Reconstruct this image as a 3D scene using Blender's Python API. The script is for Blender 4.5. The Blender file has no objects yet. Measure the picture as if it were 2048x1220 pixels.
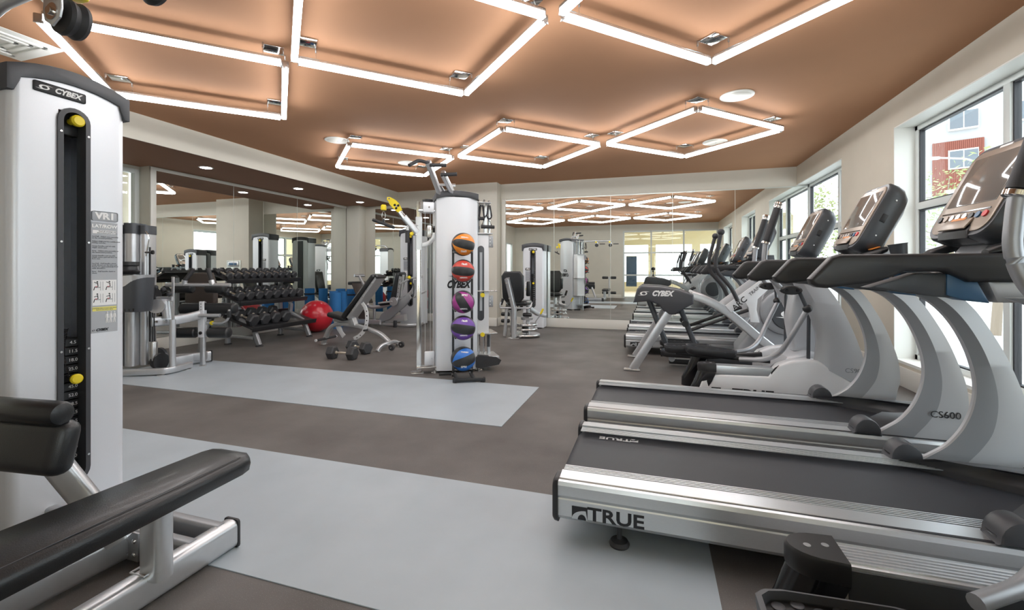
import bpy, bmesh, math, random
from mathutils import Vector as V, Matrix
random.seed(7)
SC = bpy.context.scene
COL = SC.collection
# ---------------------------------------------------------------- camera, world, exposure
YAW = math.atan(280/890)
FWD = V((-math.sin(YAW), math.cos(YAW), 0)); RGT = V((math.cos(YAW), math.sin(YAW), 0))
cam = bpy.data.cameras.new('camera'); co = bpy.data.objects.new('camera', cam); COL.objects.link(co)
co.location = (0, 0, 1.2); co.rotation_euler = (math.pi/2, 0, YAW)
cam.sensor_width = 36; cam.lens = 36*890/2048; cam.shift_y = -(610-538)/2048
cam.clip_start = 0.03; cam.clip_end = 300
SC.camera = co
SC.view_settings.view_transform = 'Standard'; SC.view_settings.look = 'None'
SC.view_settings.gamma = 1; SC.view_settings.use_curve_mapping = False
SC.view_settings.exposure = 0.42
W = bpy.data.worlds.new('world'); SC.world = W; W.use_nodes = True
wn = W.node_tree.nodes; wl = W.node_tree.links; wn.clear()
wo = wn.new('ShaderNodeOutputWorld'); wb = wn.new('ShaderNodeBackground'); wb.inputs[1].default_value = 4.2
wb.inputs[0].default_value = (0.86, 0.93, 1, 1)
wl.new(wb.outputs[0], wo.inputs[0])
TUBE_POWER = 20.0
SC.cycles.max_bounces = 10; SC.cycles.diffuse_bounces = 5; SC.cycles.glossy_bounces = 6
SC.cycles.transmission_bounces = 8; SC.cycles.transparent_max_bounces = 12
SC.cycles.sample_clamp_indirect = 4; SC.cycles.use_denoising = True
# ---------------------------------------------------------------- materials
def mat(name, col, rough=0.5, metal=0.0, spec=0.5, noise=0, nscale=20, bump=0, bscale=200, emit=0, coat=0, aniso=None, trans=0):
    m = bpy.data.materials.new(name); m.use_nodes = True
    nt = m.node_tree; b = nt.nodes['Principled BSDF']
    b.inputs['Base Color'].default_value = (*col, 1); b.inputs['Roughness'].default_value = rough
    b.inputs['Metallic'].default_value = metal; b.inputs['Specular IOR Level'].default_value = spec
    if coat: b.inputs['Coat Weight'].default_value = coat; b.inputs['Coat Roughness'].default_value = 0.15
    if emit: b.inputs['Emission Color'].default_value = (1, 0.985, 0.96, 1); b.inputs['Emission Strength'].default_value = emit
    if trans: b.inputs['Transmission Weight'].default_value = trans
    if noise or bump:
        tc = nt.nodes.new('ShaderNodeTexCoord')
        mp = nt.nodes.new('ShaderNodeMapping'); nt.links.new(tc.outputs['Object'], mp.inputs[0])
        if aniso: mp.inputs['Scale'].default_value = aniso
    if noise:
        n = nt.nodes.new('ShaderNodeTexNoise'); n.inputs['Scale'].default_value = nscale; n.inputs['Detail'].default_value = 6
        nt.links.new(mp.outputs[0], n.inputs['Vector'])
        r = nt.nodes.new('ShaderNodeValToRGB'); r.color_ramp.elements[0].position = 0.3; r.color_ramp.elements[1].position = 0.7
        r.color_ramp.elements[0].color = (*[c*(1-noise) for c in col], 1); r.color_ramp.elements[1].color = (*[min(1, c*(1+noise)) for c in col], 1)
        nt.links.new(n.outputs['Fac'], r.inputs[0]); nt.links.new(r.outputs[0], b.inputs['Base Color'])
    if bump:
        n2 = nt.nodes.new('ShaderNodeTexNoise'); n2.inputs['Scale'].default_value = bscale
        nt.links.new(mp.outputs[0], n2.inputs['Vector'])
        bp = nt.nodes.new('ShaderNodeBump'); bp.inputs['Strength'].default_value = bump; bp.inputs['Distance'].default_value = 0.002
        nt.links.new(n2.outputs['Fac'], bp.inputs['Height']); nt.links.new(bp.outputs[0], b.inputs['Normal'])
    return m
M = dict(
    wall=mat('wall_paint', (.60, .55, .46), .6, noise=.03, nscale=3, bump=.05),
    soffit=mat('soffit_paint', (.66, .63, .55), .6, noise=.02, nscale=3),
    trim=mat('trim_paint', (.72, .70, .64), .4),
    whitepaint=mat('reveal_paint', (.80, .80, .76), .45),
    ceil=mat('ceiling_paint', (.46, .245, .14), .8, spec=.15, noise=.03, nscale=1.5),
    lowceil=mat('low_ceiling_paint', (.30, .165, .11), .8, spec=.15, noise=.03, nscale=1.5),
    silver=mat('silver_paint', (.62, .63, .65), .30, .72, noise=.02, nscale=40),
    panel=mat('brushed_panel', (.76, .78, .82), .34, .25, noise=.02, nscale=60, aniso=(40, 40, 1)),
    greysteel=mat('grey_steel', (.36, .37, .39), .38, .5),
    darkgrey=mat('dark_grey_plastic', (.055, .057, .065), .42, bump=.1, bscale=400),
    gunmetal=mat('gunmetal', (.062, .067, .076), .38, .2),
    black=mat('black_plastic', (.018, .018, .02), .4, bump=.08, bscale=500),
    gloss=mat('gloss_black', (.01, .01, .012), .12),
    vinyl=mat('black_vinyl', (.014, .015, .017), .38, bump=.25, bscale=260, coat=.15),
    brownvinyl=mat('brown_vinyl', (.055, .043, .038), .4, bump=.2, bscale=260),
    rubber=mat('black_rubber', (.03, .03, .033), .6, bump=.2, bscale=300),
    hexrub=mat('hex_rubber', (.04, .041, .045), .45, noise=.15, nscale=60, bump=.15, bscale=300),
    alu=mat('brushed_aluminium', (.66, .685, .71), .34, .8, noise=.05, nscale=30, aniso=(2, 60, 60)),
    chrome=mat('chrome', (.8, .8, .8), .1, 1.0),
    steel=mat('steel', (.62, .61, .6), .25, .9),
    handle=mat('knurled_steel', (.75, .66, .56), .3, .9, bump=.4, bscale=900),
    white=mat('white_plastic', (.74, .75, .77), .3, .1),
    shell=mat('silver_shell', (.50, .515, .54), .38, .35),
    shelldk=mat('silver_shell_inner_band', (.30, .315, .335), .4, .3),  # darker grey band along the inner edge of the treadmill masts
    blue=mat('blue_plastic', (.045, .125, .24), .4),
    matblue=mat('blue_foam', (.02, .16, .42), .7, bump=.3, bscale=300),
    yellow=mat('yellow_plastic', (.85, .66, .02), .35),
    paleyel=mat('yellow_label', (.80, .74, .18), .5),
    red=mat('red_ball_vinyl', (.52, .015, .03), .28, coat=.4),
    belt=mat('treadmill_belt', (.032, .034, .041), .5, noise=.1, nscale=120, bump=.5, bscale=700),
    screen=mat('screen_glass', (.17, .16, .15), .06, spec=.8),
    bezel=mat('bronze_bezel', (.33, .27, .22), .33, .35),
    orange=mat('orange_key', (.75, .25, .04), .4),
    redkey=mat('red_key', (.6, .03, .03), .4),
    ink=mat('black_ink', (.012, .012, .015), .5),
    whiteink=mat('white_ink', (.85, .85, .85), .5),
    greyink=mat('grey_ink', (.22, .23, .25), .5),
    decal=mat('grey_decal', (.42, .44, .47), .5),
    mirror=mat('mirror', (.92, .95, .92), .0, 1.0),
    glass=None, wood=mat('pale_wood', (.62, .45, .25), .4, noise=.15, nscale=4, aniso=(1, 8, 1)),
    frame=mat('window_frame', (.66, .69, .67), .4, .0),
    gasket=mat('black_gasket', (.02, .02, .025), .5),
    cream=mat('cream_wall', (.80, .74, .55), .6),
    bwhite=mat('facade_white', (.34, .35, .36), .8), bred=mat('facade_red', (.20, .055, .035), .7),
    bglass=mat('facade_glass', (.10, .12, .14), .15),
    bark=mat('bark', (.2, .16, .12), .9), leaf=mat('leaf', (.20, .26, .08), .6), leaf2=mat('leaf_dark', (.12, .22, .08), .7),
    ground=mat('pavement', (.55, .55, .54), .9, noise=.1, nscale=2),
    matgrey=mat('mat_grey', (.40, .455, .50), .42, noise=.06, nscale=2.5, bump=.1, bscale=60),
    cable=mat('cable', (.5, .5, .5), .4, .5),
    cloth=mat('strap', (.03, .03, .035), .8),
    deskmat=mat('navy_mat', (.07, .13, .24), .7),
    trim2=mat('mirror_channel', (.62, .66, .62), .3, .4),
)
def tubemat():
    m = bpy.data.materials.new('light_diffuser'); m.use_nodes = True; nt = m.node_tree; nt.nodes.clear()
    o = nt.nodes.new('ShaderNodeOutputMaterial'); e = nt.nodes.new('ShaderNodeEmission')
    e.inputs[0].default_value = (.97, .985, 1, 1); e.inputs[1].default_value = TUBE_POWER
    nt.links.new(e.outputs[0], o.inputs[0]); return m
M['tube'] = tubemat()
def glassmat():
    m = bpy.data.materials.new('window_glass'); m.use_nodes = True; nt = m.node_tree; nt.nodes.clear()
    o = nt.nodes.new('ShaderNodeOutputMaterial'); t = nt.nodes.new('ShaderNodeBsdfTransparent'); g = nt.nodes.new('ShaderNodeBsdfGlossy')
    g.inputs['Roughness'].default_value = 0; t.inputs[0].default_value = (.95, .97, .96, 1)
    lw = nt.nodes.new('ShaderNodeLayerWeight'); lw.inputs[0].default_value = .5; x = nt.nodes.new('ShaderNodeMixShader')
    pw = nt.nodes.new('ShaderNodeMath'); pw.operation = 'POWER'; pw.inputs[1].default_value = 5; f = nt.nodes.new('ShaderNodeMath'); f.operation = 'MULTIPLY_ADD'; f.inputs[1].default_value = .92; f.inputs[2].default_value = .05
    nt.links.new(lw.outputs['Facing'], pw.inputs[0]); nt.links.new(pw.outputs[0], f.inputs[0]); nt.links.new(f.outputs[0], x.inputs[0]); nt.links.new(t.outputs[0], x.inputs[1]); nt.links.new(g.outputs[0], x.inputs[2])
    nt.links.new(x.outputs[0], o.inputs[0]); return m
M['glass'] = glassmat()
def rubberfloor():
    m = mat('rubber_floor', (.1, .09, .085), .55, bump=.3, bscale=350); nt = m.node_tree; b = nt.nodes['Principled BSDF']
    tc = nt.nodes.new('ShaderNodeTexCoord')
    def nz(s, d): n = nt.nodes.new('ShaderNodeTexNoise'); n.inputs['Scale'].default_value = s; n.inputs['Detail'].default_value = d; nt.links.new(tc.outputs['Object'], n.inputs['Vector']); return n
    n1 = nz(1.6, 8); n2 = nz(260, 2)
    r1 = nt.nodes.new('ShaderNodeValToRGB'); r1.color_ramp.elements[0].position = .35; r1.color_ramp.elements[1].position = .68
    r1.color_ramp.elements[0].color = (.086, .076, .070, 1); r1.color_ramp.elements[1].color = (.152, .140, .132, 1)
    r2 = nt.nodes.new('ShaderNodeValToRGB'); r2.color_ramp.elements[0].position = .60; r2.color_ramp.elements[1].position = .74
    r2.color_ramp.elements[0].color = (0, 0, 0, 1); r2.color_ramp.elements[1].color = (.10, .10, .10, 1)
    a = nt.nodes.new('ShaderNodeMix'); a.data_type = 'RGBA'; a.blend_type = 'ADD'; a.inputs[0].default_value = 1
    nt.links.new(n1.outputs['Fac'], r1.inputs[0]); nt.links.new(n2.outputs['Fac'], r2.inputs[0])
    nt.links.new(r1.outputs[0], a.inputs[6]); nt.links.new(r2.outputs[0], a.inputs[7]); nt.links.new(a.outputs[2], b.inputs['Base Color'])
    return m
M['floor'] = rubberfloor()
# ---------------------------------------------------------------- builders
def fr(n, up=V((0, 0, 1))):
    n = V(n).normalized()
    if abs(n.dot(up)) > .98: up = V((0, 1, 0))
    x = up.cross(n).normalized(); return x, n.cross(x).normalized(), n
def rrect(w, h, r, n=4):
    r = min(r, w/2-1e-5, h/2-1e-5); p = []
    for cx, cy, a0 in ((w/2-r, h/2-r, 0), (-w/2+r, h/2-r, 90), (-w/2+r, -h/2+r, 180), (w/2-r, -h/2+r, 270)):
        for i in range(n+1):
            a = math.radians(a0+90*i/n); p.append((cx+r*math.cos(a), cy+r*math.sin(a)))
    return p
def circ(r, n=16, r2=None): return [(r*math.cos(2*math.pi*i/n), (r2 or r)*math.sin(2*math.pi*i/n)) for i in range(n)]
class MB:
    def __init__(s): s.v = []; s.f = []; s.m = []; s.mats = []; s.cm = 0
    def use(s, m):
        if m not in s.mats: s.mats.append(m)
        s.cm = s.mats.index(m); return s
    def add(s, vs, fs):
        k = len(s.v); s.v += [tuple(v) for v in vs]; s.f += [tuple(i+k for i in f) for f in fs]; s.m += [s.cm]*len(fs); return s
    def frombm(s, bm):
        bm.verts.ensure_lookup_table(); s.add([v.co for v in bm.verts], [[v.index for v in f.verts] for f in bm.faces]); bm.free(); return s
    def box(s, x0, x1, y0, y1, z0, z1, bev=0, seg=2, mx=None):
        bm = bmesh.new(); bmesh.ops.create_cube(bm, size=1)
        for v in bm.verts: v.co = V(((x0+x1)/2+v.co.x*(x1-x0), (y0+y1)/2+v.co.y*(y1-y0), (z0+z1)/2+v.co.z*(z1-z0)))
        if bev: bmesh.ops.bevel(bm, geom=bm.edges[:], offset=bev, segments=seg, affect='EDGES', profile=.5); bm.verts.index_update()
        if mx: bm.transform(mx)
        bm.verts.index_update(); return s.frombm(bm)
    def obox(s, o, ux, uy, uz, su, sv, sw, bev=0, seg=2):   # centre o, half extents along axes
        mx = Matrix((V(ux).normalized(), V(uy).normalized(), V(uz).normalized())).transposed().to_4x4(); mx.translation = V(o)
        return s.box(-su/2, su/2, -sv/2, sv/2, -sw/2, sw/2, bev, seg, mx)
    def prism(s, pts, axis, a, b, bev=0, seg=2):
        def P3(p, t): return {'y': V((p[0], t, p[1])), 'x': V((t, p[0], p[1])), 'z': V((p[0], p[1], t))}[axis]
        bm = bmesh.new(); va = [bm.verts.new(P3(p, a)) for p in pts]; vb = [bm.verts.new(P3(p, b)) for p in pts]; n = len(pts)
        bm.faces.new(va); bm.faces.new(vb[::-1])
        for i in range(n): bm.faces.new((va[i], vb[i], vb[(i+1) % n], va[(i+1) % n]))
        bmesh.ops.recalc_face_normals(bm, faces=bm.faces[:])
        if bev:
            ed = [e for e in bm.edges if len(e.link_faces) == 2 and any(len(f.verts) == n and n != 4 or abs(f.normal.dot(P3((0, 0), 1)-P3((0, 0), 0))) > .9 for f in e.link_faces)]
            bmesh.ops.bevel(bm, geom=ed, offset=bev, segments=seg, affect='EDGES', profile=.5)
        bm.verts.index_update(); return s.frombm(bm)
    def loft(s, rings, cap=True, closed=False):
        n = len(rings[0]); vs = [p for r in rings for p in r]; fs = []
        for k in range(len(rings)-(0 if closed else 1)):
            k2 = (k+1) % len(rings)
            for i in range(n): j = (i+1) % n; fs.append((k*n+i, k*n+j, k2*n+j, k2*n+i))
        if cap and not closed: fs.append(tuple(range(n))[::-1]); fs.append(tuple((len(rings)-1)*n+i for i in range(n)))
        return s.add(vs, fs)
    def sweep(s, path, prof, up=(0, 0, 1), cap=True, closed=False, scale=None):
        path = [V(p) for p in path]; rings = []; n = len(path); px = None
        for i, p in enumerate(path):
            if closed: t = path[(i+1) % n]-path[i-1]
            else: t = path[min(i+1, n-1)]-path[max(i-1, 0)]
            x, y, z = fr(t, V(up))
            if 0 < i < n-1 or closed:
                a = (path[i]-path[i-1]).normalized(); c = max(.5, a.dot(t.normalized()))
            sc = scale[i] if scale else 1
            rings.append([p+x*q[0]*sc+y*q[1]*sc for q in prof])
        return s.loft(rings, cap, closed)
    def tube(s, path, r, n=12, up=(0, 0, 1), smooth=0, closed=False):
        if smooth: path = round_path(path, smooth)
        return s.sweep(path, circ(r, n), up, closed=closed)
    def rtube(s, path, w, h, up=(0, 0, 1), smooth=0, r=.012):   # w across, h along up
        if smooth: path = round_path(path, smooth)
        return s.sweep(path, rrect(w, h, r, 3), up)
    def cyl(s, a, b, r, n=20, r2=None):
        x, y, z = fr(V(b)-V(a)); r2 = r if r2 is None else r2
        return s.loft([[V(a)+x*r*math.cos(t)+y*r*math.sin(t) for t in [2*math.pi*i/n for i in range(n)]], [V(b)+x*r2*math.cos(t)+y*r2*math.sin(t) for t in [2*math.pi*i/n for i in range(n)]]])
    def lathe(s, a, axis, prof, n=28):   # prof = [(dist along axis, radius)]
        x, y, z = fr(axis); a = V(a)
        return s.loft([[a+z*d+(x*math.cos(t)+y*math.sin(t))*max(r, 1e-4) for t in [2*math.pi*i/n for i in range(n)]] for d, r in prof])
    def roller(s, a, b, r, e=.02):      # padded roller with rounded ends
        L = (V(b)-V(a)).length; return s.lathe(a, V(b)-V(a), [(0, r*.55), (e*.3, r*.85), (e, r), (L-e, r), (L-e*.3, r*.85), (L, r*.55)])
    def sphere(s, c, r, n=16, sz=1): return s.lathe(V(c)-V((0, 0, r*sz)), (0, 0, 1), [((1-math.cos(math.pi*i/n))*r*sz, r*math.sin(math.pi*i/n)) for i in range(n+1)], n*2)
    def done(s, name, parent=None, m=None, sharp=35, fix=True):
        me = bpy.data.meshes.new(name); me.from_pydata(s.v, [], s.f)
        ms = s.mats or [m]
        for q in ms: me.materials.append(M[q])
        me.polygons.foreach_set('material_index', s.m if s.mats else [0]*len(s.f))
        if fix:
            bm = bmesh.new(); bm.from_mesh(me); bmesh.ops.recalc_face_normals(bm, faces=bm.faces[:]); bm.to_mesh(me); bm.free()
        if sharp: me.shade_smooth(); me.set_sharp_from_angle(angle=math.radians(sharp))
        o = bpy.data.objects.new(name, me); COL.objects.link(o)
        if parent is not None:
            me.transform(RM[root_of(parent)].inverted()); o.parent = parent
        me.update(); return o
RM = {}
def root_of(o):
    while o.parent: o = o.parent
    if o.name not in RM: RM[o.name] = Matrix.Identity(4)
    return o.name
def round_path(p, r):
    p = [V(q) for q in p]; out = [p[0]]
    for i in range(1, len(p)-1):
        a, b, c = p[i-1], p[i], p[i+1]; d = min(r, (a-b).length*.49, (c-b).length*.49)
        q0 = b+(a-b).normalized()*d; q1 = b+(c-b).normalized()*d
        for k in range(7): t = k/6; out.append(q0*(1-t)**2+b*2*t*(1-t)+q1*t*t)
    return out+[p[-1]]
def thing(name, label, cat, loc=(0, 0, 0), rot=0, group=None):
    o = bpy.data.objects.new(name, None); COL.objects.link(o); o.location = loc; o.rotation_euler = (0, 0, rot); o.empty_display_size = .1
    o['label'] = label; o['category'] = cat
    if group: o['group'] = group
    RM[o.name] = Matrix.Translation(V(loc)) @ Matrix.Rotation(rot, 4, 'Z'); return o
def tag(o, label, cat, group=None):
    o['label'] = label; o['category'] = cat
    if group: o['group'] = group
    return o
def struct(o): o['kind'] = 'structure'; return o
def dup(root, delta, label, rot=0):
    def cp(o, par):
        c = o.copy(); COL.objects.link(c); c.parent = par
        for k in list(o.children): cp(k, c)
        return c
    r = cp(root, None); r.location = V(root.location)+V(delta); r.rotation_euler.z = root.rotation_euler.z+rot; r['label'] = label; return r
def text(s, size, pos, xd, yd, m, parent, name='lettering', shear=0, ext=.0006, bold=0, ax='CENTER', sx=1, line=1, ay='CENTER', local=None):
    cu = bpy.data.curves.new('t', 'FONT'); cu.body = s; cu.size = size; cu.shear = shear; cu.extrude = ext; cu.offset = bold; cu.align_x = ax; cu.align_y = ay; cu.space_line = line; cu.resolution_u = 3
    ob = bpy.data.objects.new('t', cu); COL.objects.link(ob); dg = bpy.context.evaluated_depsgraph_get()
    me = bpy.data.meshes.new_from_object(ob.evaluated_get(dg)); bpy.data.objects.remove(ob); bpy.data.curves.remove(cu)
    xd = V(xd).normalized(); yd = V(yd).normalized(); z = xd.cross(yd)
    mx = Matrix((xd*sx, yd, z)).transposed().to_4x4(); mx.translation = V(pos); me.transform(mx)
    me.materials.clear(); me.materials.append(M[m]); me.name = name
    o = bpy.data.objects.new(name, me); COL.objects.link(o)
    if parent is not None: me.transform(RM[root_of(parent)].inverted()); o.parent = parent
    return o
def swoosh(pos, xd, yd, size, m, parent, name='emblem'):   # eye-like ring emblem with two tails
    xd = V(xd).normalized(); yd = V(yd).normalized(); nz = xd.cross(yd); pos = V(pos); mb = MB().use(m); n = 28; vs = []
    for i in range(n):
        t = 2*math.pi*i/n; a = (math.cos(t)*.5, math.sin(t)*.27); b = (math.cos(t)*.27+.03, math.sin(t)*.17)
        for q in (a, b): vs.append(pos+xd*q[0]*size+yd*q[1]*size+nz*.001)
    mb.add(vs, [(2*i, 2*((i+1) % n), 2*((i+1) % n)+1, 2*i+1) for i in range(n)])
    for sg in (1, -1):
        p = [(-.1*sg, .27*sg), (.35*sg, .30*sg), (.85*sg, .24*sg), (.35*sg, .22*sg)]
        mb.add([pos+xd*q[0]*size+yd*q[1]*size+nz*.001 for q in p], [(0, 1, 2, 3)])
    return mb.done(name, parent, sharp=0, fix=False)
def archlogo(pos, xd, yd, s, m, m2, parent):    # dark square with a light arch
    xd = V(xd).normalized(); yd = V(yd).normalized(); nz = xd.cross(yd); pos = V(pos); mb = MB().use(m)
    q = lambda a, b, h=.001: pos+xd*a*s+yd*b*s+nz*h
    mb.add([q(-.62, -.5), q(.62, -.5), q(.62, .5), q(-.62, .5)], [(0, 1, 2, 3)])
    mb.use(m2); n = 10; o = [q(-.62+1.1*(1-math.cos(math.pi/2*i/n)), -.5+.72*math.sin(math.pi/2*i/n), .0018) for i in range(n+1)]+[q(.62, -.5, .0018)]
    mb.add(o, [tuple(range(len(o)))[::-1]])
    mb.use(m); o = [q(-.15+.6*(1-math.cos(math.pi*i/n))/2*1.1, -.5+.42*math.sin(math.pi*i/n), .0026) for i in range(n+1)]
    mb.add(o, [tuple(range(len(o)))[::-1]])
    return mb.done('emblem', parent, sharp=0, fix=False)
def B(*a, **k): return MB().box(*a, **k)
# ================================================================ SETTING
CH = 3.02; LC = 2.71; XR = 2.45; XM = -7.0; YF = 9.05; YB = -0.7
struct(B(-7.5, 2.75, YB-.1, 9.45, -.1, 0).done('floor', m='floor', sharp=0))
def wallwithholes(name, axis, a, b, u0, u1, z0, z1, holes, m):   # axis 'x': slab x in a..b, u=y
    mb = MB(); us = sorted({u0, u1, *[h[0] for h in holes], *[h[1] for h in holes]})
    for p, q in zip(us, us[1:]):
        hs = [h for h in holes if h[0] <= p and q <= h[1]]; zs = [(z0, z1)]
        if hs: zs = [(z0, hs[0][2]), (hs[0][3], z1)]
        for s, t in zs:
            if t-s > 1e-4: mb.box(a, b, p, q, s, t) if axis == 'x' else mb.box(p, q, a, b, s, t)
    return struct(mb.done(name, m=m, sharp=0))
wins = [(.6, 2.4, .25, 2.70), (3.95, 5.73, .25, 2.70), (7.09, 9.06, .25, 2.70)]
wallwithholes('wall_right', 'x', XR, 2.72, YB-.1, 9.06, 0, CH, wins, 'wall')
struct(B(-4.1, 2.45, YF+.012, YF+.4, 0, CH).done('wall_far', m='soffit', sharp=0))
struct(B(2.45, 2.72, YF+.012, YF+.4, 0, CH).done('wall_far_recess', m='whitepaint', sharp=0))
struct(B(-7.3, -4.2, 9.25, 9.45, 0, CH).done('wall_far_left', m='soffit', sharp=0))
struct(B(-4.2, -3.1, 8.80, 9.25, 0, CH, .004).done('wall_pilaster', m='soffit'))
struct(B(-7.0, -6.64, 9.0, 9.25, 0, LC, .004).done('wall_corner_column', m='soffit'))
struct(B(-7.3, -7.02, 4.62, 9.25, 0, LC).done('wall_left', m='soffit', sharp=0))
struct(B(-7.5, -7.22, 3.3, 4.62, 2.66, LC).done('wall_left_over_door', m='soffit', sharp=0))
struct(B(-7.5, -5.85, 3.0, 3.1, 0, LC).done('wall_left_return', m='soffit', sharp=0))
struct(B(-7.5, -7.22, 3.1, 3.42, 0, LC).done('wall_left_by_door', m='soffit', sharp=0))
wallwithholes('wall_left_near', 'x', -5.85, -5.75, YB-.1, 3.1, 0, CH, [(-.3, 1.3, 0, 2.3)], 'soffit')
wallwithholes('wall_back', 'y', YB-.1, YB, -5.85, 2.72, 0, CH, [(-1.14, 2.45, 0, 2.76)], 'soffit')
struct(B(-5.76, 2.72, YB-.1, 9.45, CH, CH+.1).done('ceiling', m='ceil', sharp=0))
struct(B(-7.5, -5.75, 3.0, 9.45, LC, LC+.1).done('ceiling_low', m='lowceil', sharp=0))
struct(B(-5.76, -5.74, 3.0, 9.25, LC, CH).done('wall_left_soffit', m='soffit', sharp=0))
# baseboards
def base(name, x0, x1, y0, y1, h=.175): return struct(MB().box(x0, x1, y0, y1, 0, h, .006).done(name, m='trim'))
base('baseboard_far', -3.1, 2.45, YF-.035, YF+.012, .185); base('baseboard_far_left', -6.64, -4.2, 9.2, 9.25)
base('baseboard_pilaster', -4.22, -3.08, 8.775, 8.80); base('baseboard_pilaster_side', -3.1, -3.08, 8.775, YF-.03)
base('baseboard_left', -7.02, -6.97, 4.62, 9.0); base('baseboard_column', -7.0, -6.62, 8.98, 9.0); base('baseboard_column_side', -6.64, -6.62, 8.98, 9.25)
for i, (a, b) in enumerate(((YB, .6), (.6, 2.4), (2.4, 3.95), (3.95, 5.73), (5.73, 7.09), (7.09, 9.0))): base('baseboard_right', 2.43, 2.45, a, b, .2)
base('baseboard_back', -5.75, -1.2, YB, YB+.02, .15); base('baseboard_left_near', -5.75, -5.73, 1.4, 3.1, .15)
# light blue-grey floor mats inlaid flush
tag(MB().box(-5.9, -1.09, 3.2, 4.38, 0, .004).done('floor_mat', m='matgrey', sharp=0), 'pale blue-grey floor strip running under the ball rack and leg machine', 'floor mat', 'pale floor strips')
tag(MB().box(-5.7, .235, 1.35, 2.31, 0, .004).done('floor_mat', m='matgrey', sharp=0), 'pale blue-grey floor strip in the foreground between bench and nearest treadmill', 'floor mat', 'pale floor strips')
# mirrors
mw = thing('wall_mirror', 'frameless wide mirror covering the far wall beside the windows', 'mirror', (-.2, YF, .2))
xs = [-2.985]+[(lambda r: YF*(-.29995+.9538*r)/(.9538+.29995*r))((p-1024)/890) for p in (1108, 1221, 1345, 1470)]+[2.66]
for a, b in zip(xs, xs[1:]): MB().box(a+.003, b-.003, YF, YF+.008, .188, 2.655).done('mirror_panel', mw, 'mirror', sharp=0)
MB().box(-3.0, 2.66, YF-.006, YF+.012, 2.655, 2.672).done('top_channel', mw, 'trim2', sharp=0)
for a in xs[1:-1]: MB().box(a-.003, a+.003, YF-.0005, YF+.004, .188, 2.655).done('joint', mw, 'trim2', sharp=0)
struct(MB().box(-3.08, -2.99, YF-.012, YF+.012, .18, 2.70, .003).done('trim_mirror_edge', m='trim'))
mw = thing('wall_mirror', 'large mirror on the left wall behind the dumbbell rack', 'mirror', (XM, 6.8, .2))
ys = [4.70, 5.98, 7.45, 8.99]
for a, b in zip(ys, ys[1:]): MB().box(XM-.008, XM, a+.003, b-.003, .178, 2.655).done('mirror_panel', mw, 'mirror', sharp=0)
MB().box(XM-.012, XM+.006, 4.62, 9.0, 2.655, 2.70).done('top_channel', mw, 'trim', sharp=0)
for a in ys[1:-1]: MB().box(XM-.004, XM+.0005, a-.003, a+.003, .178, 2.655).done('joint', mw, 'trim2', sharp=0)
struct(MB().box(-7.02, XM+.01, 4.62, 4.70, 0, 2.70, .003).done('trim_mirror_corner', m='trim'))
mw = thing('wall_mirror', 'mirror in the far left corner behind the leg press', 'mirror', (-5.3, 9.24, .2))
for a, b in ((-6.36, -5.3), (-5.3, -4.22)): MB().box(a+.003, b-.003, 9.238, 9.246, .178, 2.64).done('mirror_panel', mw, 'mirror', sharp=0)
struct(MB().box(-6.64, -6.36, 9.235, 9.25, .175, 2.70, .003).done('trim_corner_casing', m='soffit'))
# windows (frames, mullions, panes)
def window(name, y0, y1, z0, z1, mull, rail):
    w = bpy.data.objects.new(name, None); COL.objects.link(w); w.location = (2.66, (y0+y1)/2, z0); w['kind'] = 'structure'; RM[w.name] = Matrix.Translation(w.location)
    f = MB()
    for a, b in ((y0, y0+.06), (y1-.06, y1)): f.box(2.63, 2.70, a, b, z0, z1, .004)
    f.box(2.63, 2.70, y0, y1, z0, z0+.06, .004); f.box(2.63, 2.70, y0, y1, z1-.06, z1, .004)
    f.done('window_frame', w, 'frame')
    ys = [y0+.06]+[q for m_ in mull for q in (m_-.035, m_+.035)]+[y1-.06]
    for m_ in mull: B(2.625, 2.70, m_-.035, m_+.035, z0+.06, z1-.06, .004).done('mullion', w, 'frame')
    for i in range(0, len(ys), 2):
        B(2.625, 2.70, ys[i], ys[i+1], rail-.035, rail+.035, .004).done('rail', w, 'frame')
        for p, q in ((z0+.06, rail-.035), (rail+.035, z1-.06)):
            g = MB(); t = .014
            for a, b, c, d in ((ys[i], ys[i]+t, p, q), (ys[i+1]-t, ys[i+1], p, q), (ys[i], ys[i+1], p, p+t), (ys[i], ys[i+1], q-t, q)): g.box(2.645, 2.69, a, b, c, d)
            go = g.done('gasket', w, 'gasket', sharp=0)
            B(2.664, 2.67, ys[i]+t, ys[i+1]-t, p+t, q-t).done('pane', w, 'glass', sharp=0)
    return w
window('window_1', *wins[0], [1.5], 1.85); window('window_2', *wins[1], [4.45], 1.85); window('window_3', *wins[2], [7.70], 1.85)
for i, (a, b, c, d) in enumerate(wins):    # white reveals
    r = MB().box(2.451, 2.63, a, a+.012, c, d) ; 
    if i < 2: r.box(2.451, 2.63, b-.012, b, c, d)
    r.box(2.451, 2.63, a, b, d-.012, d); r.box(2.445, 2.63, a, b, c-.02, c+.008)
    struct(r.done('trim_reveal', m='whitepaint', sharp=0))
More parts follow.
